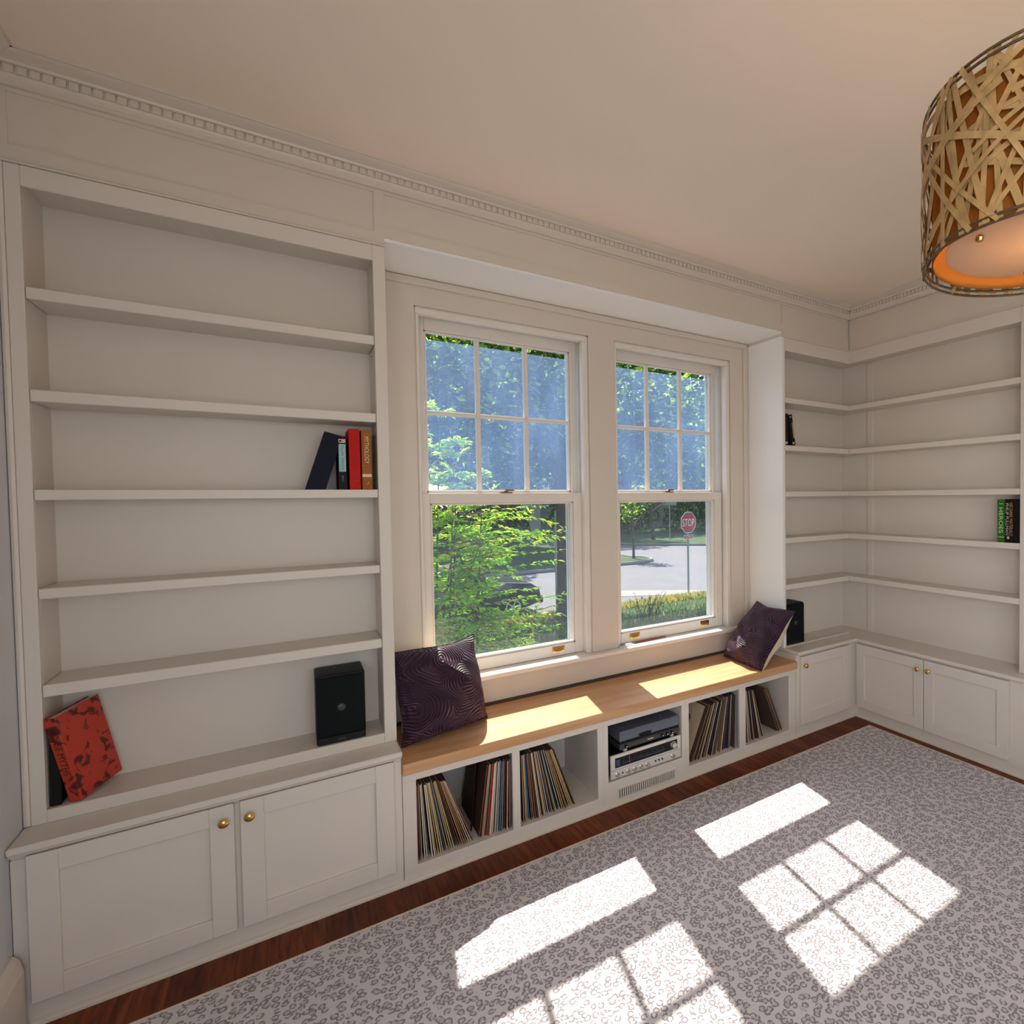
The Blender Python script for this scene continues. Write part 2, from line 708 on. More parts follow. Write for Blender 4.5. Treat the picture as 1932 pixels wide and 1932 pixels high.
wl = wl.box(XL - 0.12, XL, -4.2, -2.9, -0.02, 0.8).box(XL - 0.12, XL, -4.2, -2.9, 2.3, ZC + 0.02).build('wall_left', 'wall_paint')  # opening behind the camera added for the side fill light
struct(wl, 'narrow strip of pale grey wall beside the tall bookcase', 'wall')
wr = box('wall_right', 0.17, 0.29, BACK, 0.36, -0.02, ZC + 0.02, 'paint')
struct(wr, 'off-white wall behind the corner bookcase', 'wall')
# right wall further along, level with the face of the bookcase
wr2 = box('wall_right_near', -0.02, 0.17, BACK, -1.235, -0.0, ZC, 'paint')
wr2.name = 'wall_right_end'
struct(wr2, 'off-white wall end beyond the corner bookcase', 'wall')
wb = MB()
for xa, xb, za, zb in ((XL, -3.75, 0, ZC), (-2.15, 0.17, 0, ZC), (-3.75, -2.15, 0, 0.75), (-3.75, -2.15, 2.35, ZC)):  # unseen wall; its opening is added for the back fill light
    wb.box(xa, xb, BACK - 0.12, BACK, za, zb)
struct(wb.build('wall_back', 'wall_paint'), 'plain wall behind the viewer with an opening added for fill light', 'wall')
W1 = (-2.753, -1.863)
W2 = (-1.701, -0.823)
WT = 2.470
ww = MB()
ww.box(XL, W1[0], 0.36, 0.62, -0.5, ZC + 0.1).box(W1[1], W2[0], 0.36, 0.62, -0.5, ZC + 0.1).box(W2[1], 0.29, 0.36, 0.62, -0.5, ZC + 0.1)
for w in (W1, W2):
    ww.box(w[0], w[1], 0.36, 0.62, -0.5, SILL - 0.03).box(w[0], w[1], 0.36, 0.62, WT, ZC + 0.1)
struct(ww.build('wall_window', 'paint'), 'off-white outside wall holding the two sash windows', 'wall')

# baseboard of the left wall, with a rounded top
bb = MB().prism([(XL, 0.0), (XL + 0.028, 0.0), (XL + 0.028, 0.19), (XL + 0.020, 0.225), (XL + 0.008, 0.24), (XL, 0.24)], BACK, YD - 0.008, 'y')
struct(bb.build('baseboard_left', 'trim_paint'), 'cream baseboard with rounded top on the left wall', 'baseboard')

# crown moulding with dentils
CP = [(0.0, 2.797), (-0.013, 2.797), (-0.013, 2.812), (-0.020, 2.820), (-0.022, 2.826), (-0.022, 2.851), (-0.040, 2.851), (-0.043, 2.858), (-0.052, 2.860),
      (-0.066, 2.8635), (-0.078, 2.8675), (-0.086, 2.872), (-0.093, 2.872), (-0.093, ZC), (0.0, ZC)]


def crown(name, axis, a0, a1, base, sgn, label, skip_first=False):
    poly = [(base + sgn * (-p[0]) * -1 if False else base + sgn * p[0], p[1]) for p in CP]
    o = MB().prism(poly, a0, a1, axis).build(name, 'trim_paint')
    struct(o, label, 'trim')
    d0 = None
    n = int((a1 - a0) / 0.0265)
    for i in range(n):
        a = a0 + 0.008 + i * 0.0265
        if d0 is None:
            y0, y1 = base + sgn * -0.021, base + sgn * -0.029
            mb = MB()
            if axis == 'x':
                mb.box(a, a + 0.020, min(y0, y1), max(y0, y1), 2.829, 2.8505)
            else:
                mb.box(min(y0, y1), max(y0, y1), a, a + 0.020, 2.829, 2.8505)
            d0 = mb.build('dentil', 'trim_paint', o)
        else:
            d = link_copy(d0, o)
            d.location = (i * 0.0265, 0, 0) if axis == 'x' else (0, i * 0.0265, 0)
    return o


crown('trim_1', 'x', XL, 0.0, 0.0, 1, 'cream crown moulding with dentil row above the windows')
crown('trim_2', 'y', BACK, 0.0, 0.0, 1, 'cream crown moulding with dentil row above the corner bookcase')
struct(MB().prism([(XL - (p[0]) * 0.75, p[1]) for p in CP], BACK, 0.0, 'y').build('trim_3', 'trim_paint'), 'short run of crown moulding along the left wall', 'trim')

# frieze boards between crown and openings
fr = MB().box(XL, LE, 0.006, 0.34, 2.5815, ZC).box(LE, RE, 0.006, 0.355, 2.612, ZC).box(RE, 0.012, 0.006, 0.34, 2.5815, ZC).build('trim_4', 'trim_paint')
struct(fr, 'flat frieze board above the bookcase and window alcove', 'trim')
FR = [(XL, LE - 0.035, 2.5825, 2.628), (LE - 0.035, LE, 2.5825, 2.785), (LE, RE, 2.612, 2.655), (RE, RE + 0.03, 2.5825, 2.785),
      (RE + 0.03, 0.0, 2.5825, 2.622), (XL, 0.0, 2.785, 2.80), (XL, XL + 0.03, 2.628, 2.785)]
for a, b, c, d in FR:
    box('rail', a, b, 0.0, 0.0065, c, d, 'trim_paint', fr)
fr2 = MB().box(0.006, 0.169, BACK, -0.0, 2.5815, ZC).build('trim_5', 'trim_paint')
struct(fr2, 'flat frieze board above the corner bookcase on the side wall', 'trim')
box('rail', 0.0, 0.0065, -1.235, -0.001, 2.5825, 2.594, 'trim_paint', fr2)
# bead lines below the frieze
struct(MB().box(XL, LE + 0.004, -0.006, 0.005, 2.5745, 2.582).build('trim_6', 'trim_paint', bev=0.002), 'thin bead strip above the tall bookcase', 'trim')
struct(MB().prism([(RE - 0.004, 0.005), (RE - 0.004, -0.006), (-0.006, -0.006), (-0.006, -1.235), (0.005, -1.235), (0.005, 0.005)], 2.5745, 2.582, 'z').build('trim_7', 'trim_paint', bev=0.002), 'thin bead strip above the corner bookcase', 'trim')

# ------------------------------------------------------------------ window alcove
so = box('trim_8', LE, RE, 0.006, 0.352, 2.612 - 0.012, 2.612, 'alcove_white')
so.location.z += 0.0
struct(so, 'bright off-white soffit board above the windows', 'trim')
rp = box('trim_9', RE, RE + 0.016, 0.0, 0.352, 0.5535, 2.581, 'alcove_white')
struct(rp, 'tall off-white side board of the window alcove beside the corner bookcase', 'trim')
# casing
cs = MB()
cs.box(LE, W1[0], YW, 0.36, 0.46, 2.60).box(W1[1], W2[0], YW, 0.36, SILL, 2.60).box(W2[1], RE, YW, 0.36, 0.46, 2.60)
cs.box(W1[0], W1[1], YW, 0.36, WT, 2.60).box(W2[0], W2[1], YW, 0.36, WT, 2.60)
cso = cs.build('trim_10', 'trim_paint')
struct(cso, 'wide flat casing boards around both windows', 'trim')
for a, b, c, d in ((LE + 0.002, RE - 0.002, 2.563, 2.598), (RE - 0.040, RE - 0.002, 0.50, 2.563), (LE + 0.002, LE + 0.03, 0.50, 2.563)):
    box('back_band', a, b, YW - 0.012, YW, c, d, 'trim_paint', cso, bev=0.004)
ap = MB().box(W1[0] - 0.157, RE, YW - 0.004, 0.36, 0.4915, SILL - 0.022)
struct(ap.build('trim_11', 'trim_paint', bev=0.002), 'plain apron board between window stool and wooden bench', 'trim')
st = MB().box(LE + 0.001, RE - 0.001, 0.285, YW - 0.002, SILL - 0.024, SILL)
for w in (W1, W2):
    st.box(w[0], w[1], YW - 0.002, 0.62, SILL - 0.024, SILL)
struct(st.build('trim_12', 'sash_paint', bev=0.003), 'white painted window stool running under both windows', 'sill')
struct(MB().box(LE, RE, YW - 0.018, YW - 0.002, 0.4925, 0.507).build('trim_13', 'gap_dark', bev=0.003), 'thin dark strip standing in for the shadow gap behind the wooden bench', 'trim')  # dark strip painted in for the shadow gap


def sash(parent, name, x0, x1, y0, y1, z0, z1, gx0, gx1, gz0, gz1, glass, muntins=False, label=None):
    s = bpy.data.objects.new(name, None)
    COL.objects.link(s)
    s.parent = parent
    WL[s.name] = WL[parent.name]
    if label:
        s['label'] = label
    P = 'sash_paint'
    box('stile', x0, gx0, y0, y1, z0, z1, P, s, bev=0.003)
    box('stile', gx1, x1, y0, y1, z0, z1, P, s, bev=0.003)
    box('rail', gx0, gx1, y0, y1, z0, gz0, P, s, bev=0.003)
    box('rail', gx0, gx1, y0, y1, gz1, z1, P, s, bev=0.003)
    yg = (y0 + y1) / 2 + 0.004
    # glazing bead, sloped
    gb = MB()
    b = 0.011
    ymid = y0 + 0.010
    for (xa, xb, za, zb) in ((gx0, gx0 + b, gz0, gz1), (gx1 - b, gx1, gz0, gz1), (gx0, gx1, gz0, gz0 + b), (gx0, gx1, gz1 - b, gz1)):
        gb.box(xa, xb, ymid, y1 - 0.004, za, zb)
    gb.build('glazing_bead', P, s, bev=0.003)
    if not muntins:
        MB().box(gx0 + 0.002, gx1 - 0.002, yg, yg + 0.003, gz0 + 0.002, gz1 - 0.002).build('pane', glass, s)
    else:
        wx = (gx1 - gx0) / 3
        hz = gz0 + (gz1 - gz0) * 0.497
        m = 0.011
        for i in (1, 2):
            box('muntin', gx0 + wx * i - m, gx0 + wx * i + m, y0 + 0.004, y1 - 0.004, gz0, gz1, P, s, bev=0.005)
        box('muntin', gx0, gx1, y0 + 0.005, y1 - 0.005, hz - m, hz + m, P, s, bev=0.005)
        for i in range(3):
            for (za, zb) in ((gz0, hz - m), (hz + m, gz1)):
                MB().box(gx0 + wx * i + m * 0.5, gx0 + wx * (i + 1) - m * 0.5, yg, yg + 0.003, za - 0.002, zb + 0.002).build('pane', glass, s)
    return s


def window(name, w, label, lo, up):
    t = thing(name, label, 'window', ((w[0] + w[1]) / 2, 0.45, SILL), kind='structure')
    P = 'sash_paint'
    # jambs and stops
    fb = MB()
    fb.box(w[0], w[0] + 0.006, 0.352, 0.61, SILL, WT).box(w[1] - 0.006, w[1], 0.352, 0.61, SILL, WT).box(w[0], w[1], 0.352, 0.61, WT - 0.006, WT)
    fb.build('jamb', P, t)
    for xa, xb in ((w[0] + 0.004, w[0] + 0.020), (w[1] - 0.034, w[1] - 0.004)):
        box('stop', xa, xb, 0.346, 0.392, SILL, WT - 0.034, P, t, bev=0.004)
    box('stop', w[0] + 0.004, w[1] - 0.004, 0.346, 0.392, WT - 0.034, WT - 0.004, P, t, bev=0.004)
    for xa, xb in ((w[0] + 0.004, w[0] + 0.012), (w[1] - 0.022, w[1] - 0.004)):
        box('parting_bead', xa, xb, 0.437, 0.447, SILL, WT - 0.004, P, t, bev=0.002)
    ls = sash(t, 'lower_sash', lo[0], lo[1], 0.395, 0.435, SILL + 0.002, 1.580, lo[2], lo[3], 0.722, 1.530, 'glass_dusty')
    us = sash(t, 'upper_sash', up[0], up[1], 0.449, 0.489, 1.545, WT - 0.006, up[2], up[3], 1.585, 2.392, 'glass', True)
    # storm window outside, its hazy upper pane starting below the head
    ss = sash(t, 'storm_window', w[0] + 0.004, w[1] - 0.004, 0.525, 0.545, SILL + 0.001, 1.60, w[0] + 0.035, w[1] - 0.058, 0.70, 1.545, 'glass_dusty')
    for o in list(ss.children):
        if o.name.startswith(('stile', 'rail', 'glazing')):
            o.data.materials[0] = M['storm_frame']
    box('stile', w[0] + 0.004, w[0] + 0.024, 0.548, 0.562, 1.55, WT - 0.006, 'storm_frame', ss)
    box('stile', w[1] - 0.050, w[1] - 0.004, 0.548, 0.562, 1.55, WT - 0.006, 'storm_frame', ss)
    MB().box(w[0] + 0.024, w[1] - 0.050, 0.553, 0.556, 1.545, 2.372).build('pane', 'glass_hazy', ss)
    # brass lifts on the bottom rail
    for xc in lo[4]:
        l = MB().box(xc - 0.036, xc + 0.036, 0.3925, 0.3955, 0.681, 0.717).build('sash_lift', 'brass', ls, bev=0.001)
        ring = [(xc + 0.026 * math.cos(a) + (0.0 if abs(math.cos(a)) < 0 else 0), 0.3915, 0.699 + 0.010 * math.sin(a)) for a in [2 * PI * q / 24 for q in range(24)]]
        # pass ls as parent: third level stays flat
        cup = MB().prism([(p[0], p[2]) for p in ring], 0.3918, 0.3924, 'y')
        cup.build('finger_cup', 'dark_brass', ls)
        MB().tube([(p[0], p[1], p[2]) for p in ring], 0.0022, 5, closed=True).build('cup_rim', 'brass', ls, smooth=True)
    xm = (lo[2] + lo[3]) / 2
    lk = MB().box(xm - 0.03, xm + 0.03, 0.398, 0.43, 1.580, 1.585).lathe([(0.012, 1.585), (0.013, 1.592), (0.006, 1.597)], 12, Matrix.Translation((xm, 0.414, 0)))
    lk.box(xm - 0.006, xm + 0.042, 0.408, 0.420, 1.592, 1.600)
    lk.build('sash_lock', 'dark_brass', ls, bev=0.001)
    return t


window('window_1', W1, 'double-hung sash window with leafy bush outside, beside tall bookcase',
       (-2.745, -1.888, -2.692, -1.942, (-2.56, -2.048)), (-2.747, -1.890, -2.694, -1.930))
window('window_2', W2, 'double-hung sash window with stop sign in view',
       (-1.693, -0.862, -1.650, -0.918, (-1.556, -1.018)), (-1.695, -0.860, -1.664, -0.899))

# ------------------------------------------------------------------ left bookcase
PT = 'paint'
bc = thing('bookcase', 'tall white built-in bookcase with five shelves, left of the windows', 'bookcase', (-3.42, 0.09, 0.553))
box('side_panel', LX0 - 0.02, LX0, 0.018, 0.20, 0.553, 2.56, PT, bc)
box('side_panel', LX1, LE - 0.0165, 0.018, 0.20, 0.553, 2.56, PT, bc)
box('back_panel', LX0 - 0.02, LE - 0.0165, 0.19, 0.20, 0.553, 2.56, PT, bc)
box('top_panel', LX0, LX1, 0.018, 0.19, 2.53, 2.56, PT, bc)
box('bottom_panel', LX0, LX1, 0.018, 0.19, 0.575, 0.593, PT, bc)
box('stile', XL + 0.018, LX0, 0.0, 0.018, 0.553, 2.574, PT, bc, bev=0.002)
box('stile', LX1, LE, 0.0, 0.018, 0.553, 2.574, PT, bc, bev=0.002)
box('return_panel', LE - 0.0165, LE, 0.018, 0.352, 0.5535, 2.60, 'alcove_white', bc)
box('rail', LX0, LX1, 0.0, 0.018, 2.511, 2.574, PT, bc, bev=0.002)
box('rail', LX0, LX1, 0.0, 0.018, 0.553, 0.594, PT, bc, bev=0.002)
MB().tube([(XL + 0.010, 0.008, 0.556), (XL + 0.010, 0.008, 2.574)], 0.0095, 8).build('scribe_bead', PT, bc, smooth=True)
SH = [(2.2108, 2.1751), (1.8997, 1.8637), (1.5926, 1.5598), (1.2853, 1.2529), (0.9840, 0.9467)]
for zt, zb in SH:
    box('shelf', LX0 + 0.001, LX1 - 0.001, 0.003, 0.189, zb, zt, PT, bc, bev=0.002)

# ------------------------------------------------------------------ countertop and left base cabinet
ct = MB().box(XL + 0.001, LE + 0.001, -0.136, 0.335, 0.531, 0.553)
ct.box(XL + 0.001, LE + 0.001, -0.130, -0.100, 0.522, 0.531)
tag(ct.build('countertop', PT, bev=0.005), 'white countertop ledge on the cabinet under the tall bookcase', 'countertop')


def shaker_door(parent, axis, a0, a1, face, z0, z1, knob, sgn=-1):
    """axis 'x': door in the plane y=face spanning x; axis 'y': in the plane x=face spanning y"""
    d = bpy.data.objects.new('door', None)
    COL.objects.link(d)
    d.parent = parent
    WL[d.name] = WL[parent.name]
    th, s = 0.021, 0.064

    def bx(nm, p0, p1, f0, f1, za, zb, bev=0.002):
        if axis == 'x':
            return box(nm, p0, p1, f0, f1, za, zb, PT, d, bev)
        return box(nm, f0, f1, p0, p1, za, zb, PT, d, bev)
    bx('panel', a0 + s - 0.006, a1 - s + 0.006, face + 0.013, face + th - 0.001, z0 + s - 0.006, z1 - s + 0.006, 0)
    bx('stile', a0, a0 + s, face, face + th, z0, z1)
    bx('stile', a1 - s, a1, face, face + th, z0, z1)
    bx('rail', a0 + s, a1 - s, face, face + th, z0, z0 + s)
    bx('rail', a0 + s, a1 - s, face, face + th, z1 - s, z1)
    kx, kz = knob
    prof = [(0.0085, 0.0), (0.0085, 0.002), (0.0055, 0.004), (0.0055, 0.012), (0.011, 0.016), (0.0145, 0.020), (0.0145, 0.023), (0.0105, 0.027), (0.004, 0.0285)]
    if axis == 'x':
        Mx = Matrix.Translation((kx, face, kz)) @ Matrix.Rotation(PI / 2, 4, 'X')
    else:
        Mx = Matrix.Translation((face, kx, kz)) @ Matrix.Rotation(-PI / 2, 4, 'Y')
    kn = MB().lathe(prof, 20, Mx).build('knob', 'brass', d, smooth=True)
    kn['label'] = 'round brass knob'
    return d


DT, DB = 0.517, 0.074
cb = thing('base_cabinet', 'white two-door base cabinet under the tall bookcase', 'cabinet', (-3.42, 0.04, 0))
box('body', XL + 0.012, LE, -0.086, 0.33, 0.0, 0.530, PT, cb)
box('face_frame', XL + 0.002, LE, YB, -0.086, 0.0, DB + 0.008, PT, cb, bev=0.002)
box('face_frame', XL + 0.002, LE, YB, -0.086, DT - 0.012, 0.531, PT, cb, bev=0.002)
box('face_frame', XL + 0.002, -3.886, YB, -0.086, DB + 0.008, DT - 0.012, PT, cb)
box('face_frame', -2.953, LE, YB, -0.086, DB + 0.008, DT - 0.012, PT, cb)
box('face_frame', -3.44, -3.40, YB, -0.086, DB + 0.008, DT - 0.012, PT, cb)
shaker_door(cb, 'x', -3.894, -3.426, YD, DB, DT, (-3.452, 0.465))
shaker_door(cb, 'x', -3.410, -2.941, YD, DB, DT, (-3.384, 0.464))

# ------------------------------------------------------------------ bench cabinets with cubbies
CUT, CUB, BT = 0.4126, 0.062, 0.4926
BB = 0.447


def cubby_cabinet(name, label, x0, x1, cells, seps, low=CUB):
    t = thing(name, label, 'cabinet', ((x0 + x1) / 2, 0.1, 0))
    edges = [x0] + [e for c in cells for e in c] + [x1]
    box('rail', x0, x1, YB, -0.087, CUT, BB - 0.0005, PT, t, bev=0.0015)
    box('rail', x0, x1, YB, -0.087, 0.0, low, PT, t, bev=0.0015)
    for i in range(0, len(edges), 2):
        box('stile', edges[i], edges[i + 1], YB, -0.087, low, CUT, PT, t, bev=0.0015)
    box('bottom_panel', x0 + 0.001, x1 - 0.001, -0.087, 0.327, low - 0.02, low - 0.001, PT, t)
    box('top_panel', x0 + 0.001, x1 - 0.001, -0.087, 0.327, CUT + 0.012, BB - 0.001, PT, t)
    box('back_panel', x0 + 0.001, x1 - 0.001, 0.317, 0.327, low, CUT + 0.012, PT, t)
    for a, b in seps:
        box('divider', a, b, -0.087, 0.317, low - 0.001, CUT + 0.012, PT, t)
    return t


ca = cubby_cabinet('record_cabinet', 'white cabinet with two record cubbies next to the tall bookcase', -2.9105, -2.027, [(-2.861, -2.473), (-2.439, -2.056)],
                   [(-2.883, -2.863), (-2.465, -2.447), (-2.054, -2.036)])
cbx = cubby_cabinet('stereo_cabinet', 'white cabinet holding the stereo above a slotted vent', -2.027, -1.529, [(-1.998, -1.553)], [(-2.018, -2.000), (-1.551, -1.533)], 0.124)
cc = cubby_cabinet('record_cabinet', 'white cabinet with two record cubbies next to the small corner cabinet', -1.529, -0.666, [(-1.505, -1.139), (-1.091, -0.730)],
                   [(-1.524, -1.507), (-1.124, -1.106), (-0.728, -0.710)])
# vent under the stereo: bars over a black sheet painted as slot shade
vx0, vx1, vz0, vz1 = -1.945, -1.605, 0.032, 0.074
box('vent_black_sheet', vx0, vx1, YB - 0.0006, YB, vz0, vz1, 'black_plastic', cbx)
nb = 27
pitch = (vx1 - vx0) / nb
b0 = None
for i in range(nb + 1):
    if b0 is None:
        b0 = MB().box(vx0 - 0.0035, vx0 + 0.0035, YB - 0.005, YB, vz0 - 0.002, vz1 + 0.002).build('vent_bar', PT, cbx)
    else:
        q = link_copy(b0, cbx)
        q.location = (i * pitch, 0, 0)
box('vent_frame', vx0 - 0.004, vx1 + 0.004, YB - 0.005, YB, vz1, vz1 + 0.006, PT, cbx)
box('vent_frame', vx0 - 0.004, vx1 + 0.004, YB - 0.005, YB, vz0 - 0.006, vz0, PT, cbx)

bt = MB().box(-2.9105, RE + 0.004, -0.122, YW - 0.006, BB, BT)
tag(bt.build('bench_top', 'bench_wood', bev=0.003), 'honey-coloured wooden bench top under the windows', 'bench top')

# ------------------------------------------------------------------ right-hand base cabinets and countertop
c2 = thing('corner_cabinet', 'small white one-door cabinet in the room corner', 'cabinet', (-0.37, 0.04, 0))
box('body', RE + 0.0045, 0.15, -0.086, 0.33, 0.0, 0.530, PT, c2)
box('face_frame', RE + 0.0035, XB, YB, -0.086, 0.0, DB + 0.008, PT, c2)
box('face_frame', RE + 0.0035, XB, YB, -0.086, DT - 0.012, 0.531, PT, c2)
box('face_frame', RE + 0.0035, -0.62, YB, -0.086, DB + 0.008, DT - 0.012, PT, c2)
box('face_frame', -0.17, XB, YB, -0.086, DB + 0.008, DT - 0.012, PT, c2)
shaker_door(c2, 'x', -0.634, -0.160, YD, DB, DT, (-0.607, 0.460))
c3 = thing('base_cabinet', 'white two-door base cabinet under the side-wall shelves', 'cabinet', (0.04, -0.66, 0))
box('body', XB + 0.018, 0.168, -1.235, -0.088, 0.0, 0.530, PT, c3)
box('face_frame', XB, XB + 0.018, -1.235, YB, 0.0, DB + 0.008, PT, c3)
box('face_frame', XB, XB + 0.018, -1.235, YB, DT - 0.012, 0.531, PT, c3)
box('face_frame', XB, XB + 0.018, -0.145, YB, DB + 0.008, DT - 0.012, PT, c3)
box('face_frame', XB, XB + 0.018, -1.235, -1.14, DB + 0.008, DT - 0.012, PT, c3)
box('face_frame', XB, XB + 0.018, -0.66, -0.62, DB + 0.008, DT - 0.012, PT, c3)
shaker_door(c3, 'y', -0.637, -0.130, XD, DB, DT, (-0.605, 0.455))
shaker_door(c3, 'y', -1.150, -0.642, XD, DB, DT, (-0.677, 0.457))
poly = [(RE + 0.0005, 0.335), (0.168, 0.335), (0.168, -1.235), (-0.102, -1.235), (-0.102, -0.136), (RE + 0.0005, -0.136)]
tag(MB().prism(poly, 0.531, 0.553, 'z').build('countertop', PT, bev=0.005), 'white L-shaped countertop ledge under the corner shelves', 'countertop')

# shoe mouldings
q = [(0.0, 0.0), (-0.016, 0.0), (-0.015, 0.008), (-0.010, 0.014), (0.0, 0.018)]
struct(MB().prism([(YB + a, b) for a, b in q], XL + 0.03, XB - 0.0, 'x').build('trim_14', 'trim_paint'), 'white shoe moulding along the floor below the cubbies', 'trim')
struct(MB().prism([(XB + a, b) for a, b in q], -1.235, YB - 0.012, 'y').build('trim_15', 'trim_paint'), 'white shoe moulding along the floor below the side-wall cabinet', 'trim')

# ------------------------------------------------------------------ corner bookcase
rc = thing('corner_bookcase', 'white built-in corner bookcase wrapping onto the side wall', 'bookcase', (-0.2, 0.0, 0.553))
BX = 0.155
box('stile', RE + 0.0165, RX0, 0.0, 0.018, 0.553, 2.574, PT, rc, bev=0.002)
box('side_panel', RE + 0.0165, RX0 - 0.004, 0.018, 0.20, 0.553, 2.56, PT, rc)
box('back_panel', RX0, BX, 0.19, 0.20, 0.553, 2.56, PT, rc)
box('back_panel', BX, BX + 0.01, -1.20, 0.19, 0.553, 2.56, PT, rc)
box('corner_post', BX - 0.012, BX, -0.098, -0.048, 0.553, 2.50, PT, rc, bev=0.002)
box('rail', RX0, 0.0, 0.0, 0.018, 2.492, 2.574, PT, rc)
box('rail', 0.0, 0.018, YRE, 0.0, 2.492, 2.574, PT, rc)
box('top_panel', RX0, BX, 0.018, 0.19, 2.51, 2.53, PT, rc)
box('top_panel', 0.018, BX, YRE, 0.018, 2.51, 2.53, PT, rc)
box('stile', 0.0, 0.018, -1.236, YRE, 0.553, 2.574, PT, rc, bev=0.002)
box('side_panel', 0.018, BX, YRE - 0.02, YRE, 0.553, 2.56, PT, rc)
box('rail', RX0, 0.0, 0.0, 0.018, 0.553, 0.560, PT, rc)
RS = [2.192, 1.8815, 1.579, 1.274, 0.966]
for i, zt in enumerate(RS):
    th = 0.034
    MB().prism([(RX0 + 0.001, 0.003), (0.002, 0.003), (BX, 0.189), (RX0 + 0.001, 0.189)], zt - th, zt, 'z').build('shelf', PT, rc, bev=0.0015)
    MB().prism([(0.003, 0.002), (0.003, YRE + 0.001), (BX - 0.001, YRE + 0.001), (BX - 0.001, 0.186)], zt - th, zt, 'z').build('shelf', PT, rc, bev=0.0015)

# ------------------------------------------------------------------ rug
rg = thing('rug', 'large rug with grey leopard print on cream', 'rug', (-1.9, -2.2, 0))
RXA, RXB, RYA, RYB = -3.72, -0.165, -4.3, -0.295
MB().box(RXA, RXB, RYA, RYB, 0.0005, 0.010).build('pile', 'rug', rg, bev=0.002)
mbb = MB()
bw = 0.010
for a in ((RXA - bw, RXB + bw, RYB, RYB + bw), (RXA - bw, RXB + bw, RYA - bw, RYA), (RXA - bw, RXA, RYA, RYB), (RXB, RXB + bw, RYA, RYB)):
    mbb.box(a[0], a[1], a[2], a[3], 0.0005, 0.011)
mbb.build('binding', 'rug_binding', rg, bev=0.003)

# ------------------------------------------------------------------ books
def colmat(col, rough=0.55, var=0.06):
    key = 'c_%.3f_%.3f_%.3f' % col
    if key not in M:
        mat(key, col, rough, var=var, vscale=40, spec=0.15)
    return key


def book(label, loc, rot, th, d, h, cover, name='book', group=None, pagecol='paper'):
    t = thing(name, label, 'book', loc, rot, group, local=True)
    b = 0.0028
    c = MB().box(0, th, 0, b, 0, h).box(0, b, b, d, 0, h).box(th - b, th, b, d, 0, h)
    c.build('cover', cover, t, bev=0.0008)
    MB().box(b, th - b, b, d - 0.005, 0.004, h - 0.004).build('pages', pagecol, t)
    return t


def axes(yd, zd):
    yd, zd = Vector(yd).normalized(), Vector(zd)
    zd = (zd - yd * zd.dot(yd)).normalized()
    return Matrix((yd.cross(zd), yd, zd)).transposed()


def tilt(loc, a, rz=0.0):
    return Matrix.Rotation(rz, 3, 'Z') @ Matrix.Rotation(a, 3, 'Y')


Z3 = SH[2][0] + 0.0005
navy = book('dark navy slipcase volume leaning on the third shelf of the tall bookcase', (-3.197, 0.012, Z3), tilt(0, 0.285, 0.0), 0.062, 0.150, 0.235, colmat((0.004, 0.005, 0.022)), 'book')
t = book('thin black book with a pale blue spine label, beside the navy volume', (-3.090, 0.010, Z3), None, 0.029, 0.13, 0.209, colmat((0.012, 0.010, 0.014)))
mat('pale_blue', (0.30, 0.52, 0.58), 0.5)
mat('pink_print', (0.62, 0.42, 0.42), 0.5)
mat('teal_ink', (0.03, 0.16, 0.20), 0.5)
mat('grey_ink', (0.28, 0.28, 0.28), 0.5)
box('spine_label', 0.003, 0.026, -0.0006, 0.0, 0.070, 0.178, 'pale_blue', t)
box('spine_print', 0.003, 0.026, -0.0006, 0.0, 0.183, 0.198, 'pink_print', t)
text_part('The John Tomorrow', t, (0.0145, -0.0009, 0.124), (0, 0, -1), (1, 0, 0), 0.098, 0.013, 'teal_ink', font_shear=0.3)
text_part('BOOK A', t, (0.0145, -0.0009, 0.042), (0, 0, -1), (1, 0, 0), 0.024, 0.005, 'grey_ink')
box('spine_print', 0.006, 0.012, -0.0006, 0.0, 0.187, 0.194, 'red_plastic', t)
t = book('thick plain red hardcover standing between black and tan books', (-3.053, 0.010, Z3), None, 0.038, 0.15, 0.240, colmat((0.52, 0.012, 0.008)))
mat('faint_red', (0.55, 0.05, 0.035), 0.5)
text_part('Press', t, (0.022, -0.0006, 0.036), (1, 0, 0), (0, 0, 1), 0.016, 0.005, 'faint_red')
t = book('tan hardcover with cream title MYTHOLOGY on its spine', (-3.010, 0.010, Z3), None, 0.034, 0.15, 0.238, colmat((0.34, 0.115, 0.022)))
mat('cream_ink', (0.78, 0.62, 0.42), 0.5)
mat('gold_ink', (0.42, 0.20, 0.05), 0.5)
text_part('MYTHOLOGY', t, (0.0175, -0.0009, 0.158), (0, 0, -1), (1, 0, 0), 0.108, 0.016, 'cream_ink')
for za, zb, m in ((0.220, 0.2215, 'gold_ink'), (0.095, 0.0965, 'gold_ink'), (0.084, 0.085, 'gold_ink'), (0.076, 0.077, 'gold_ink'), (0.068, 0.069, 'gold_ink'), (0.050, 0.062, 'cream_ink')):
    box('spine_print', 0.001, 0.033, -0.0006, 0.0, za, zb, m, t)
MB().prism([(0.017, 0.021), (0.022, 0.030), (0.024, 0.030), (0.019, 0.021)], -0.0006, 0.0, 'y').build('spine_print', 'cream_ink', t)

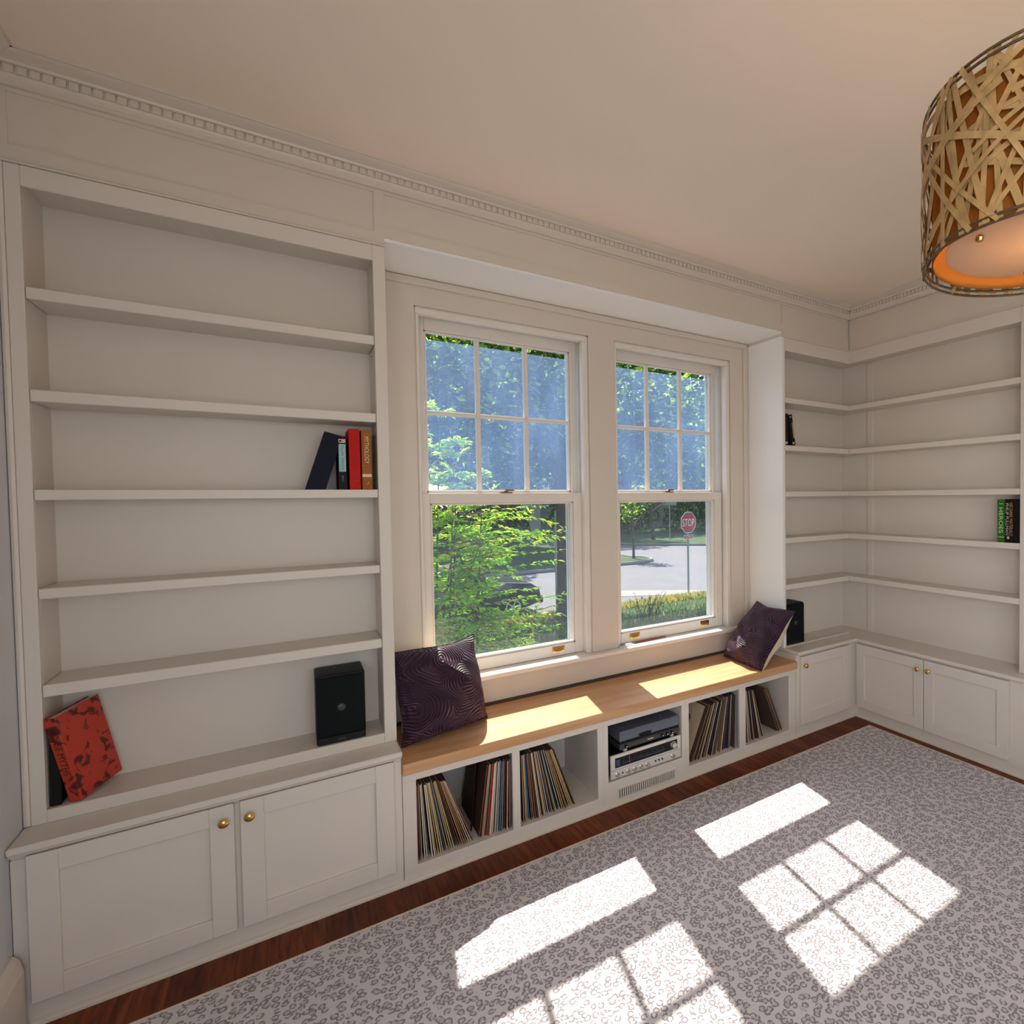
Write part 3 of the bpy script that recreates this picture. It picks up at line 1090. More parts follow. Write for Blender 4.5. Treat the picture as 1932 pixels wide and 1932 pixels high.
# red printed book standing partly open on the countertop level, black book behind it
ZB0 = 0.5945
t = book('tall red hardcover with dark horse print leaning at the foot of the bookcase', (-3.834, 0.022, ZB0), axes((0.40, 0.90, 0.12), (-0.145, 0.0, 1)), 0.032, 0.165, 0.285, 'red_print')
mat('black_ink', (0.02, 0.01, 0.01), 0.6)
text_part('HORSE MYTHS', t, (0.0175, -0.0009, 0.17), (0, 0, -1), (1, 0, 0), 0.16, 0.018, 'black_ink')
book('plain black book standing behind the red printed hardcover', (-3.876, 0.020, ZB0), tilt(0, 0.02), 0.024, 0.15, 0.215, colmat((0.01, 0.01, 0.01)))

# books on the side-wall shelf
t = book('green book with the title HEROES on the side-wall shelf', (0.016, -1.036, RS[3] + 0.0005), (0, 0, -PI / 2), 0.040, 0.125, 0.243, colmat((0.035, 0.14, 0.02)))
mat('pale_green', (0.55, 0.72, 0.42), 0.5)
text_part('HEROES', t, (0.020, -0.0009, 0.125), (0, 0, -1), (1, 0, 0), 0.145, 0.022, 'pale_green')
box('spine_print', 0.002, 0.038, -0.0006, 0.0, 0.028, 0.031, 'pale_green', t)
box('spine_print', 0.010, 0.034, -0.0006, 0.0, 0.217, 0.220, 'pale_green', t)
t = book('thick black book with silver capital lettering beside the green one', (0.016, -1.078, RS[3] + 0.0005), (0, 0, -PI / 2), 0.083, 0.125, 0.245, colmat((0.008, 0.008, 0.009)))
mat('silver_ink', (0.55, 0.50, 0.44), 0.5)
mat('amber_ink', (0.50, 0.30, 0.14), 0.5)
text_part('HIS DARK MATERIALS', t, (0.033, -0.0009, 0.132), (0, 0, -1), (1, 0, 0), 0.185, 0.018, 'amber_ink')
text_part('PHILIP PULLMAN', t, (0.012, -0.0009, 0.132), (0, 0, -1), (1, 0, 0), 0.18, 0.016, 'silver_ink')
box('spine_print', 0.012, 0.024, -0.0006, 0.0, 0.020, 0.034, 'silver_ink', t)
# dark book in the corner
t = book('dark paperback with pale print leaning on the corner shelf', (-0.560, 0.016, RS[1] + 0.0005), tilt(0, -0.16), 0.030, 0.13, 0.205, colmat((0.014, 0.012, 0.012)))
for (xa, xb, za, zb, m) in ((0.004, 0.022, 0.010, 0.022, 'silver_ink'), (0.018, 0.027, 0.05, 0.15, 'amber_ink'), (0.006, 0.02, 0.185, 0.192, 'silver_ink')):
    box('spine_print', xa, xb, -0.0006, 0.0, za, zb, m, t)
t = book('black book upright between the corner shelf stile and the leaning paperback', (-0.6385, 0.016, RS[1] + 0.0005), None, 0.040, 0.13, 0.208, colmat((0.02, 0.017, 0.015)))
box('spine_print', 0.006, 0.034, -0.0006, 0.0, 0.010, 0.024, 'silver_ink', t)

# ------------------------------------------------------------------ loudspeakers
def speaker(label, x0, x1, y0, y1, z0, h):
    t = thing('loudspeaker', label, 'speaker', ((x0 + x1) / 2, (y0 + y1) / 2, z0), group='pair of black bookshelf loudspeakers')
    MB().box(x0, x1, y0 + 0.012, y1, z0, z0 + h).build('cabinet', 'black_plastic', t, bev=0.006, seg=2)
    MB().box(x0 + 0.004, x1 - 0.004, y0, y0 + 0.012, z0 + 0.032, z0 + h - 0.006).build('grille', 'black_grille', t, bev=0.004)
    MB().box(x0 + 0.002, x1 - 0.002, y0 + 0.002, y0 + 0.012, z0 + 0.002, z0 + 0.030).build('plinth', 'black_plastic', t, bev=0.003)
    xc = (x0 + x1) / 2
    Mx = Matrix.Translation((xc, y0 + 0.0012, z0 + h * 0.52)) @ Matrix.Rotation(PI / 2, 4, 'X')
    MB().lathe([(0.016, 0.0), (0.013, 0.003), (0.006, 0.0045)], 16, Mx).build('badge', 'dark_metal', t, smooth=True)
    Mx = Matrix.Translation((xc, y0 + 0.0005, z0 + h * 0.52)) @ Matrix.Rotation(PI / 2, 4, 'X')
    MB().lathe([(0.055, 0.0), (0.055, 0.0012), (0.050, 0.0012), (0.050, 0.0)], 28, Mx, cap=False).build('driver_ring', 'black_grille', t, smooth=True)
    MB().box(xc - 0.012, xc + 0.012, y0 + 0.0012, y0 + 0.002, z0 + 0.012, z0 + 0.017).build('nameplate', 'dark_metal', t)
    return t


speaker('black loudspeaker on the lowest shelf of the tall bookcase', -3.184, -3.019, 0.008, 0.178, 0.5935, 0.270)
speaker('black loudspeaker partly hidden behind the purple cushion, in the corner', -0.618, -0.445, 0.020, 0.180, 0.5605, 0.275)
for o in [o for o in bpy.data.objects if o.name.startswith('loudspeaker')]:
    if o.location.x > -1:
        o.location.z = 0.5535

# ------------------------------------------------------------------ records
random.seed(11)
LPW = 0.313


def lp_mesh(th):
    mb = MB()
    mb.box(0, th, 0, LPW, 0, LPW)
    o = mb.build('tmp', ['paper', 'paper'], None, loc=(0, 0, 0))
    me = o.data
    for p in me.polygons:
        p.material_index = 1 if p.normal.y < -0.5 else 0
    bpy.data.objects.remove(o)
    me.name = 'record_sleeve'
    return me


LPM = {t: lp_mesh(t) for t in (0.0026, 0.0032, 0.0042, 0.0060)}
PAL = [((0.62, 0.50, 0.33), 'cream'), ((0.52, 0.37, 0.21), 'tan'), ((0.40, 0.24, 0.11), 'caramel'), ((0.70, 0.64, 0.52), 'ivory'), ((0.30, 0.20, 0.12), 'brown'),
       ((0.05, 0.045, 0.05), 'black'), ((0.10, 0.06, 0.045), 'dark brown'), ((0.36, 0.10, 0.06), 'rust red'), ((0.55, 0.06, 0.04), 'red'), ((0.22, 0.27, 0.30), 'slate grey'),
       ((0.36, 0.42, 0.44), 'pale grey'), ((0.16, 0.10, 0.16), 'plum'), ((0.56, 0.40, 0.14), 'mustard'), ((0.78, 0.74, 0.68), 'white'), ((0.06, 0.10, 0.14), 'dark blue')]
WARM = [0, 0, 1, 1, 2, 3, 3, 4, 7, 12, 6, 5, 0, 1]
MIX = [0, 1, 2, 3, 9, 10, 8, 7, 5, 9, 3, 10, 0, 14]
DARK = [0, 3, 5, 6, 9, 11, 4, 5, 3, 13, 10, 1]
ORD = ['first', 'second', 'third', 'fourth', 'fifth', 'sixth', 'seventh', 'eighth', 'ninth', 'tenth', 'eleventh', 'twelfth', 'thirteenth', 'fourteenth', 'fifteenth', 'sixteenth',
       'seventeenth', 'eighteenth', 'nineteenth', 'twentieth', 'twenty-first', 'twenty-second', 'twenty-third', 'twenty-fourth', 'twenty-fifth', 'twenty-sixth', 'twenty-seventh',
       'twenty-eighth', 'twenty-ninth', 'thirtieth', 'thirty-first', 'thirty-second']


def lp_group(n, b0, b1, t0, t1, pal, where, group, fixed={}, zf=CUB, ease=1.0, yfront=-0.083):
    res = []
    for i in range(n):
        u = i / max(1, n - 1)
        bx = b0 + (b1 - b0) * u
        tx = t0 + (t1 - t0) * (u ** ease)
        tx += random.uniform(-0.0006, 0.0006)
        s = max(-0.6, min(0.6, (tx - bx) / LPW))
        a = math.asin(s)
        gap = min(abs(b1 - b0), abs(t1 - t0)) / max(1, n - 1)
        th = 0.0026 if gap < 0.0036 else (0.0032 if gap < 0.0045 else random.choice((0.0032, 0.0042)))
        o = bpy.data.objects.new('record_sleeve', LPM[th])
        COL.objects.link(o)
        ci = fixed.get(i, random.choice(pal))
        col, nm = PAL[ci] if not isinstance(ci, tuple) else ci
        k2 = random.uniform(0.8, 1.12)
        sp = tuple(round(min(0.9, c * k2), 2) for c in col)
        cv = PAL[random.choice((5, 6, 6, 4, 5))][0]
        for sl, c in ((0, cv), (1, sp)):
            o.material_slots[sl].link = 'OBJECT'
            o.material_slots[sl].material = M[colmat(c, 0.6)]
        z = zf + (abs(math.sin(a)) * th if a > 0 else 0.0) + 0.0006
        o.location = (bx, yfront + random.uniform(0.0, 0.022) - (0.012 if random.random() < 0.08 else 0), z)
        o.rotation_euler = (0, a, 0)
        tag(o, '%s record sleeve, %s from left %s' % (nm, ORD[i], where), 'record', group)
        res.append(o)
    return res


lp_group(26, -2.859, -2.640, -2.858, -2.745, WARM, 'in the leaning pack beside the tall bookcase', 'records leaning in the first cubby', {0: 7, 1: 11, 25: 7, 24: 3, 22: 2, 12: 14, 3: 13})
lp_group(20, -2.612, -2.478, -2.572, -2.476, MIX, 'in the upright pack of the first cubby', 'records upright in the first cubby', {0: 7, 1: 2, 5: 8, 6: 13, 11: 10, 12: 9, 19: 9})
lp_group(30, -2.436, -2.170, -2.435, -2.272, WARM, 'in the cubby beside the stereo with empty space', 'records in the second cubby',
         {5: ((0.02, 0.20, 0.48), 'bright blue'), 9: 6, 28: 12, 29: 5, 27: 12, 20: 5, 21: 10, 16: 11, 18: 9})
g4 = lp_group(21, -1.490, -1.150, -1.362, -1.146, DARK, 'in the slanted pack right of the stereo', 'records slanting right of the stereo', {0: 3, 1: 6, 3: 12, 4: 2, 7: 3, 10: 5, 12: 13, 20: 13, 18: 0}, ease=0.9)
lp_group(13, -1.088, -0.922, -1.087, -1.000, DARK, 'in the upright pack of the last cubby', 'records upright in the last cubby', {0: 13, 12: 12, 4: 9})
lp_group(7, -0.800, -0.762, -0.915, -0.884, [5, 1, 2, 5], 'in the small slanted pack of the last cubby', 'records slanting in the last cubby', {0: 5, 1: 5, 2: 5, 3: 2, 4: 0, 5: 7, 6: 5})
# dark sleeve standing at the back of the first cubby
o = bpy.data.objects.new('record_sleeve', LPM[0.0042])
COL.objects.link(o)
for sl in (0, 1):
    o.material_slots[sl].link = 'OBJECT'
    o.material_slots[sl].material = M[colmat((0.035, 0.006, 0.008))]
o.location = (-2.63, 0.0, CUB + 0.001)
o.rotation_euler = (0, 0, 0)
o.rotation_euler = (0, 0.08, -0.25)
tag(o, 'dark maroon record sleeve set deep between the two packs of the first cubby', 'record')
# cover picture on the leftmost sleeve right of the stereo: dark head-like blots on cream
g0 = g4[0]
for sl, c in ((0, (0.60, 0.48, 0.32)), (1, (0.05, 0.04, 0.035))):
    g0.material_slots[sl].material = M[colmat(c, 0.6)]
g0['label'] = 'cream record sleeve with black figure on its cover, slanting right of the stereo'
mb = MB()


def blot(cy, cz, ry, rz, seed):
    rr = random.Random(seed)
    pts = []
    for k in range(18):
        a = 2 * PI * k / 18
        s = rr.uniform(0.8, 1.15)
        pts.append((cy + ry * math.cos(a) * s, cz + rz * math.sin(a) * s))
    mb.prism(pts, -0.0009, -0.0002, 'x')


blot(0.13, 0.17, 0.045, 0.075, 1)
blot(0.22, 0.24, 0.04, 0.05, 2)
blot(0.16, 0.06, 0.03, 0.03, 3)
pr = bpy.data.meshes.new('cover_print')
pr.from_pydata(mb.v, [], mb.f)
pr.materials.append(M['black_ink'])
po = bpy.data.objects.new('cover_print', pr)
COL.objects.link(po)
po.parent = g0
po['label'] = 'black figure print'
mb = MB()
blot(0.125, 0.165, 0.018, 0.04, 5)
pr = bpy.data.meshes.new('cover_print')
pr.from_pydata([(v[0] - 0.0008, v[1], v[2]) for v in mb.v], [], mb.f)
pr.materials.append(M[colmat((0.60, 0.48, 0.32), 0.6)])
po = bpy.data.objects.new('cover_print', pr)
COL.objects.link(po)
po.parent = g0

# ------------------------------------------------------------------ stereo receiver
rx0, rx1, rz0, rz1, ry = -1.982, -1.556, 0.1255, 0.2495, -0.098
rv = thing('receiver', 'silver vintage stereo receiver with dark tuning dial and knobs', 'receiver', ((rx0 + rx1) / 2, 0.05, rz0))
MB().box(rx0 + 0.008, rx1 - 0.008, ry + 0.012, 0.20, rz0 + 0.006, rz1 - 0.003).build('case', 'black_plastic', rv, bev=0.002)
fp = MB().box(rx0, rx1, ry, ry + 0.012, rz0 + 0.004, rz1).build('faceplate', 'silver', rv, bev=0.0015)
zd0, zd1 = rz0 + 0.058, rz1 - 0.016
MB().box(rx0 + 0.024, rx1 - 0.024, ry - 0.0012, ry + 0.001, zd0, zd1).build('dial', 'dial_glass', rv, bev=0.0006)
for i in range(22):
    xx = rx0 + 0.07 + i * 0.0115
    h = 0.006 if i % 3 else 0.011
    box('dial_tick', xx, xx + 0.0012, ry - 0.0018, ry - 0.0012, zd0 + 0.020, zd0 + 0.020 + h, 'dial_print', rv)
box('dial_line', rx0 + 0.065, rx0 + 0.325, ry - 0.0018, ry - 0.0012, zd0 + 0.014, zd0 + 0.0152, 'dial_print', rv)
box('dial_pointer', rx0 + 0.104, rx0 + 0.1075, ry - 0.0022, ry - 0.0012, zd0 + 0.008, zd1 - 0.008, 'red_plastic', rv)
box('signal_meter', rx0 + 0.030, rx0 + 0.052, ry - 0.0018, ry - 0.0012, zd0 + 0.008, zd1 - 0.010, 'blue_tint', rv)
box('groove', rx0 + 0.001, rx1 - 0.001, ry - 0.0005, ry + 0.001, zd0 - 0.010, zd0 - 0.0088, 'gap_dark', rv)


def rknob(x, z, r, dep=0.016, m='silver_knob', nm='knob'):
    Mx = Matrix.Translation((x, ry, z)) @ Matrix.Rotation(PI / 2, 4, 'X')
    MB().lathe([(r * 1.12, 0), (r * 1.12, 0.003), (r * 0.96, 0.004), (r * 0.92, dep - 0.002), (r * 0.80, dep)], 18, Mx).build(nm, m, rv, smooth=True)


kz = rz0 + 0.024
for xx in (0.036, 0.098, 0.136, 0.174, 0.212, 0.372):
    rknob(rx0 + xx, kz, 0.0105)
rknob(rx1 - 0.050, (zd0 + zd1) / 2, 0.0165, 0.018)
for xx in (0.262, 0.283, 0.304):
    rknob(rx0 + xx, kz + 0.004, 0.0042, 0.007, 'dark_metal', 'button')
rknob(rx0 + 0.066, kz, 0.0034, 0.002, 'black_plastic', 'jack')
for i in range(6):
    box('lettering', rx1 - 0.095 + i * 0.0125, rx1 - 0.0905 + i * 0.0125, ry - 0.0004, ry, zd1 + 0.005, zd1 + 0.009, 'dial_print', rv)
for fx in (rx0 + 0.03, rx1 - 0.05):
    for fy in (-0.07, 0.16):
        MB().box(fx, fx + 0.02, fy, fy + 0.02, rz0, rz0 + 0.006).build('foot', 'black_plastic', rv)

# ------------------------------------------------------------------ turntable
tx0, tx1, ty0, ty1, tz = -1.930, -1.562, -0.096, 0.20, rz1 + 0.0005
tt = thing('turntable', 'black turntable with smoky clear dust cover standing on the receiver', 'turntable', ((tx0 + tx1) / 2, 0.05, tz))
MB().box(tx0, tx1, ty0, ty1, tz + 0.014, tz + 0.045).build('plinth', 'dark_metal', tt, bev=0.004)
MB().box(tx0 + 0.002, tx1 - 0.002, ty0 + 0.002, ty1 - 0.002, tz + 0.045, tz + 0.056).build('deck', 'black_plastic', tt, bev=0.003)
for xx in (0.036, 0.255, 0.285, 0.315):
    Mx = Matrix.Translation((tx0 + xx, ty0, tz + 0.029)) @ Matrix.Rotation(PI / 2, 4, 'X')
    MB().lathe([(0.0095, 0), (0.0095, 0.003), (0.007, 0.003), (0.006, 0.008), (0.004, 0.009)], 16, Mx).build('button', 'black_plastic', tt, smooth=True)
    MB().lathe([(0.0035, 0.009), (0.003, 0.0098)], 10, Mx).build('button_cap', 'silver_knob', tt, smooth=True)
box('nameplate', tx0 + 0.165, tx0 + 0.200, ty0 - 0.0006, ty0, tz + 0.028, tz + 0.032, 'silver', tt)
for fx in (tx0 + 0.02, tx1 - 0.06):
    for fy in (ty0 + 0.006, ty1 - 0.05):
        Mx = Matrix.Translation((fx + 0.02, fy + 0.016, tz))
        MB().lathe([(0.014, 0), (0.016, 0.004), (0.015, 0.014)], 14, Mx).build('foot', 'silver_knob', tt, smooth=True)
xc, yc = (tx0 + tx1) / 2 - 0.03, 0.055
MB().lathe([(0.148, tz + 0.056), (0.150, tz + 0.060), (0.150, tz + 0.070), (0.146, tz + 0.072)], 40, Matrix.Translation((xc, yc, 0))).build('platter', 'black_plastic', tt, smooth=True)
MB().tube([(tx1 - 0.045, ty1 - 0.05, tz + 0.075), (tx1 - 0.047, 0.02, tz + 0.080), (tx1 - 0.085, -0.03, tz + 0.077)], 0.004, 8).build('tonearm', 'silver', tt, smooth=True)
# dust cover: clear shell
m = bpy.data.materials.new('smoky_acrylic')
m.use_nodes = True
nt = m.node_tree
nt.nodes.clear()
a1 = nt.nodes.new('ShaderNodeBsdfTransparent')
a1.inputs[0].default_value = (0.62, 0.66, 0.74, 1)
a2 = nt.nodes.new('ShaderNodeBsdfPrincipled')
a2.inputs['Base Color'].default_value = (0.30, 0.34, 0.42, 1)  # blue-grey base colour stands in for the reflection on the cover
a2.inputs['Roughness'].default_value = 0.12
mx = nt.nodes.new('ShaderNodeMixShader')
mx.inputs[0].default_value = 0.38
oo = nt.nodes.new('ShaderNodeOutputMaterial')
nt.links.new(a1.outputs[0], mx.inputs[1])
nt.links.new(a2.outputs[0], mx.inputs[2])
nt.links.new(mx.outputs[0], oo.inputs[0])
M['acrylic'] = m
dz0, dz1 = tz + 0.0565, tz + 0.105
mb = MB()
th = 0.003
mb.box(tx0 + 0.004, tx1 - 0.004, ty0 + 0.006, ty0 + 0.006 + th, dz0, dz1)
mb.box(tx0 + 0.004, tx1 - 0.004, ty1 - 0.006 - th, ty1 - 0.006, dz0, dz1)
mb.box(tx0 + 0.004, tx0 + 0.004 + th, ty0 + 0.009, ty1 - 0.009, dz0, dz1)
mb.box(tx1 - 0.004 - th, tx1 - 0.004, ty0 + 0.009, ty1 - 0.009, dz0, dz1)
mb.box(tx0 + 0.004, tx1 - 0.004, ty0 + 0.006, ty1 - 0.006, dz1, dz1 + th)
mb.build('dust_cover', 'acrylic', tt)

# ------------------------------------------------------------------ cushions
def cushion(label, bl, br, up, h, T, seed):
    """bl, br: bottom corners; up: direction of the face; normal points to the front"""
    bl, br = Vector(bl), Vector(br)
    xd = (br - bl)
    W = xd.length
    xd.normalize()
    zd = Vector(up)
    zd = (zd - xd * zd.dot(xd)).normalized()
    yd = zd.cross(xd)            # local +y points away from the viewer (back)
    R = Matrix((xd, yd, zd)).transposed()
    t = thing('cushion', label, 'cushion', (bl + br) / 2, R, 'pair of purple quilted cushions', local=True)
    n = 36
    rr = random.Random(seed)
    ph = [rr.uniform(0, 6) for _ in range(6)]

    def pt(u, v, side):
        x = u * W / 2 * (1 - 0.085 * (1 - v * v) + 0.02 * math.sin(5 * v + ph[0]))
        z = h / 2 + v * h / 2 * (1 - (0.085 if v > 0 else 0.085 + 0.07 * v) * (1 - u * u) + 0.02 * (v + 1) / 2 * math.sin(4 * u + ph[1]))
        e = (max(0.0, 1 - u * u) * max(0.0, 1 - v * v)) ** 0.45
        e *= 1 + 0.10 * math.sin(5 * u + ph[2]) * math.sin(4.5 * v + ph[3]) + 0.05 * math.sin(9 * (u + v) + ph[4])
        sag = 1 - 0.22 * v
        return (x, side * T / 2 * e * sag, z)
    for side, nm, m in ((-1, 'front_cover', 'velvet'), (1, 'back_cover', 'cream_cloth')):
        vs, fs = [], []
        for j in range(n + 1):
            for i in range(n + 1):
                vs.append(pt(-1 + 2 * i / n, -1 + 2 * j / n, side))
        for j in range(n):
            for i in range(n):
                k = j * (n + 1) + i
                fs.append((k, k + 1, k + n + 2, k + n + 1))
        MB().add(vs, fs).build(nm, m, t, smooth=True)
    seam = [pt(-1 + 2 * i / 30, -1, 0) for i in range(30)] + [pt(1, -1 + 2 * i / 30, 0) for i in range(30)] + [pt(1 - 2 * i / 30, 1, 0) for i in range(30)] + [pt(-1, 1 - 2 * i / 30, 0) for i in range(30)]
    MB().tube(seam, 0.0035, 5, closed=True).build('seam', 'velvet', t, smooth=True)
    return t


cushion('purple quilted velvet cushion leaning beside the tall bookcase', (-2.885, 0.055, BT + 0.004), (-2.505, 0.165, BT + 0.004), (-0.02, 0.27, 1), 0.40, 0.24, 3)
cushion('purple quilted velvet cushion leaning against the alcove side beside the corner cabinet', (-0.960, 0.262, BT + 0.004), (-0.985, -0.128, BT + 0.004), (0.85, 0.06, 1), 0.43, 0.22, 8)

# little things on the sill
tag(MB().box(-0.115, 0.115, -0.006, 0.006, 0, 0.007).build('wooden_stick', 'stick_wood', bev=0.002), 'reddish wooden stick lying on the sill under the brass lift', 'stick')
bpy.data.objects['wooden_stick'].location = (-1.455, 0.372, SILL + 0.0005)
bpy.data.objects['wooden_stick'].rotation_euler = (0, 0, 0.06)
wc = thing('window_catch', 'small white window catch lying on the sill by the middle post', 'catch', (-1.648, 0.345, SILL + 0.0005), local=True)
MB().box(-0.048, 0.048, -0.020, 0.020, 0, 0.006).build('base', 'white_plastic', wc, bev=0.002)
MB().box(-0.040, -0.010, -0.012, 0.012, 0.006, 0.013).build('slider', 'grey_ink', wc, bev=0.002)
MB().box(0.0, 0.040, -0.008, 0.008, 0.006, 0.012).build('lever', 'white_plastic', wc, bev=0.002)

# ------------------------------------------------------------------ pendant lamp
LXc, LYc, LR, LZ0, LZ1 = -1.953, -2.066, 0.237, 2.050, 2.366
lp = thing('pendant_lamp', 'drum pendant lamp with woven strips over an orange shade', 'lamp', (LXc, LYc, LZ0), local=True)
H = LZ1 - LZ0
MB().lathe([(LR - 0.018, 0.012), (LR - 0.018, H - 0.012), (LR - 0.020, H - 0.012), (LR - 0.020, 0.012)], 64, cap=False).build('inner_shade', 'shade_fabric', lp, smooth=True)
MB().lathe([(LR - 0.045, 0.030), (LR - 0.045, 0.033)], 64).build('diffuser', 'diffuser', lp)
for z, nm in ((0.0, 'wire_ring'), (0.012, 'wire_ring'), (H, 'wire_ring'), (H - 0.012, 'wire_ring')):
    MB().tube([(LR * math.cos(a), LR * math.sin(a), z) for a in [2 * PI * q / 72 for q in range(72)]], 0.0028, 6, closed=True).build(nm, 'wire', lp, smooth=True)
for k in range(3):
    a = 2 * PI * k / 3 + 2.7
    MB().tube([(0, 0, H - 0.03), ((LR - 0.02) * math.cos(a), (LR - 0.02) * math.sin(a), H - 0.012)], 0.0025, 6).build('spoke', 'wire', lp)
    MB().lathe([(0.007, 0.018), (0.009, 0.024), (0.005, 0.030)], 10, Matrix.Translation((0.155 * math.cos(a), 0.155 * math.sin(a), 0.0))).build('finial', 'brass', lp, smooth=True)
random.seed(5)
for k in range(130):
    th0 = random.uniform(0, 2 * PI)
    kind = random.random()
    if kind < 0.70:
        z0, z1 = 0.0, H
        dth = random.choice((-1, 1)) * random.uniform(0.25, 1.35)
    elif kind < 0.88:
        z0 = random.uniform(0, H)
        z1 = random.uniform(0, H)
        dth = random.choice((-1, 1)) * random.uniform(1.0, 1.9)
    else:
        z0, z1 = 0.0, H
        dth = random.uniform(-0.2, 0.2)
    w = random.uniform(0.0045, 0.0068)
    r = LR + random.uniform(-0.006, 0.005)
    n = 14
    ds, dz = dth * LR, z1 - z0
    ln = math.hypot(ds, dz)
    px, pz = -dz / ln * w, ds / ln * w
    vs, fs = [], []
    for i in range(n + 1):
        u = i / n
        for sg in (-1, 1):
            for rr_ in (r, r + 0.0012):
                a = th0 + (dth * LR * u + sg * px) / LR
                zz = min(H + 0.002, max(-0.002, z0 + dz * u + sg * pz))
                vs.append((rr_ * math.cos(a), rr_ * math.sin(a), zz))
    for i in range(n):
        b = i * 4
        for p0, p1 in ((0, 1), (1, 3), (3, 2), (2, 0)):
            fs.append((b + p0, b + p1, b + 4 + p1, b + 4 + p0))
    MB().add(vs, fs).build('woven_strip', 'rattan', lp)
MB().tube([(0, 0, H - 0.08), (0, 0, ZC - LZ0 - 0.02)], 0.004, 8).build('cord', 'wire', lp)
MB().lathe([(0.02, H - 0.14), (0.022, H - 0.08), (0.012, H - 0.06)], 16).build('socket', 'dark_brass', lp, smooth=True)
MB().lathe([(0.004, 0.115), (0.022, 0.13), (0.03, 0.155), (0.018, H - 0.14)], 16).build('bulb', 'diffuser', lp, smooth=True)
MB().lathe([(0.06, ZC - LZ0 - 0.022), (0.058, ZC - LZ0 - 0.002), (0.05, ZC - LZ0 - 0.001)], 24).build('ceiling_rose', 'dark_brass', lp, smooth=True)
light('lamp_bulb', 'POINT', (LXc, LYc, LZ0 + 0.15), (0, 0, -1), 5, (1.0, 0.72, 0.46), shadow_soft_size=0.035)

# ================================================================== outside
GZ = -1.95


def ground_z(y):
    if y < 1.0:
        return -1.15
    if y > 13.0:
        return GZ + 0.10
    u = (y - 1.0) / 12.0
    return -1.15 + (GZ + 0.10 + 1.15) * (u * u * (3 - 2 * u))


# lawn between house and street
mb = MB()
nx, ny = 26, 26
vs = []
for j in range(ny + 1):
    y = 0.62 + (13.0 - 0.62) * j / ny
    for i in range(nx + 1):
        x = -14 + 30 * i / nx
        vs.append((x, y + (0.25 * math.sin(x * 0.6) if j == ny else 0), ground_z(y) + 0.03 * math.sin(x * 1.3) * math.cos(y * 0.9)))
fs = [(j * (nx + 1) + i, j * (nx + 1) + i + 1, (j + 1) * (nx + 1) + i + 1, (j + 1) * (nx + 1) + i) for j in range(ny) for i in range(nx)]
ln = mb.add(vs, fs).build('lawn', 'lawn', smooth=True)
struct(ln, 'shaded lawn sloping from the house to the street', 'lawn')
struct(MB().box(-8, 6, 0.66, 2.9, -1.4, -1.09).build('bounce_slab', 'concrete', bev=0.01), 'unseen pale slab added under the windows to bounce sunlight', 'reflector')  # unseen slab added to bounce sunlight up to the soffit
struct(MB().box(-60, 80, 12.5, 110, GZ - 0.3, GZ).build('road', 'asphalt'), 'sunlit pale asphalt street and crossing outside', 'road')
struct(MB().box(-14, 16, 12.95, 13.2, GZ - 0.1, GZ + 0.10).build('kerb', 'concrete', bev=0.02), 'concrete kerb at the edge of the near lawn', 'kerb')
# pale concrete gutter strip / sidewalk crossing
struct(MB().prism([(5.2, 15.3), (8.8, 13.2), (10.2, 13.2), (6.3, 16.2)], GZ, GZ + 0.012, 'z').build('sidewalk', 'concrete'), 'pale concrete walk crossing the street edge', 'sidewalk')


def block(name, poly, label):
    o = MB().prism(poly, GZ - 0.1, GZ + 0.10, 'z').build(name, 'lawn', bev=0.03)
    struct(o, label, 'lawn')
    kb = MB().tube([(p[0], p[1], GZ + 0.06) for p in poly], 0.11, 6, closed=True).build('kerb_stone', 'concrete', o, smooth=True)
    return o


cor = [(12.9 - 1.8 + 1.8 * math.cos(a), 24.2 + 1.4 * math.sin(a)) for a in [(-90 + 11.25 * q) * PI / 180 for q in range(0, 13)]]
block('verge', [(-60, 22.8)] + cor + [(12.2, 34), (8, 60), (-60, 60)], 'green street corner with rounded kerb across the road')
block('far_verge', [(14.5, 36.5), (17.6, 31.8), (20.7, 29.0), (30, 22), (80, 2), (80, 100), (8, 100)], 'sunny lawn on the far side of the crossing')


def crown_mesh(seed, n, size, blobs, mats):
    rr = random.Random(seed)
    mb = MB()
    tot = sum(b[3] ** 2 for b in blobs)
    for bx, by, bz, br in blobs:
        k = int(n * br * br / tot)
        for _ in range(k):
            d = Vector((rr.gauss(0, 1), rr.gauss(0, 1), rr.gauss(0, 1))).normalized()
            r = br * (rr.random() ** 0.40)
            c = Vector((bx, by, bz)) + Vector((d.x * r, d.y * r, d.z * r * 0.8))
            ax = Vector((rr.gauss(0, 1), rr.gauss(0, 1), rr.gauss(0, 0.6))).normalized()
            bx_ = ax.cross(Vector((rr.gauss(0, 1), rr.gauss(0, 1), rr.gauss(0, 1)))).normalized()
            s = size * rr.uniform(0.6, 1.3)
            mi = rr.choices(range(len(mats)), weights=[3, 2, 1][:len(mats)])[0]
            mb.add([c - ax * s, c + bx_ * s * 0.45, c + ax * s, c - bx_ * s * 0.45], [(0, 1, 2, 3)], mi)
    me = bpy.data.meshes.new('crown')
    me.from_pydata(mb.v, [], mb.f)
    for m in mats:
        me.materials.append(M[m])
    me.polygons.foreach_set('material_index', mb.mi)
    return me


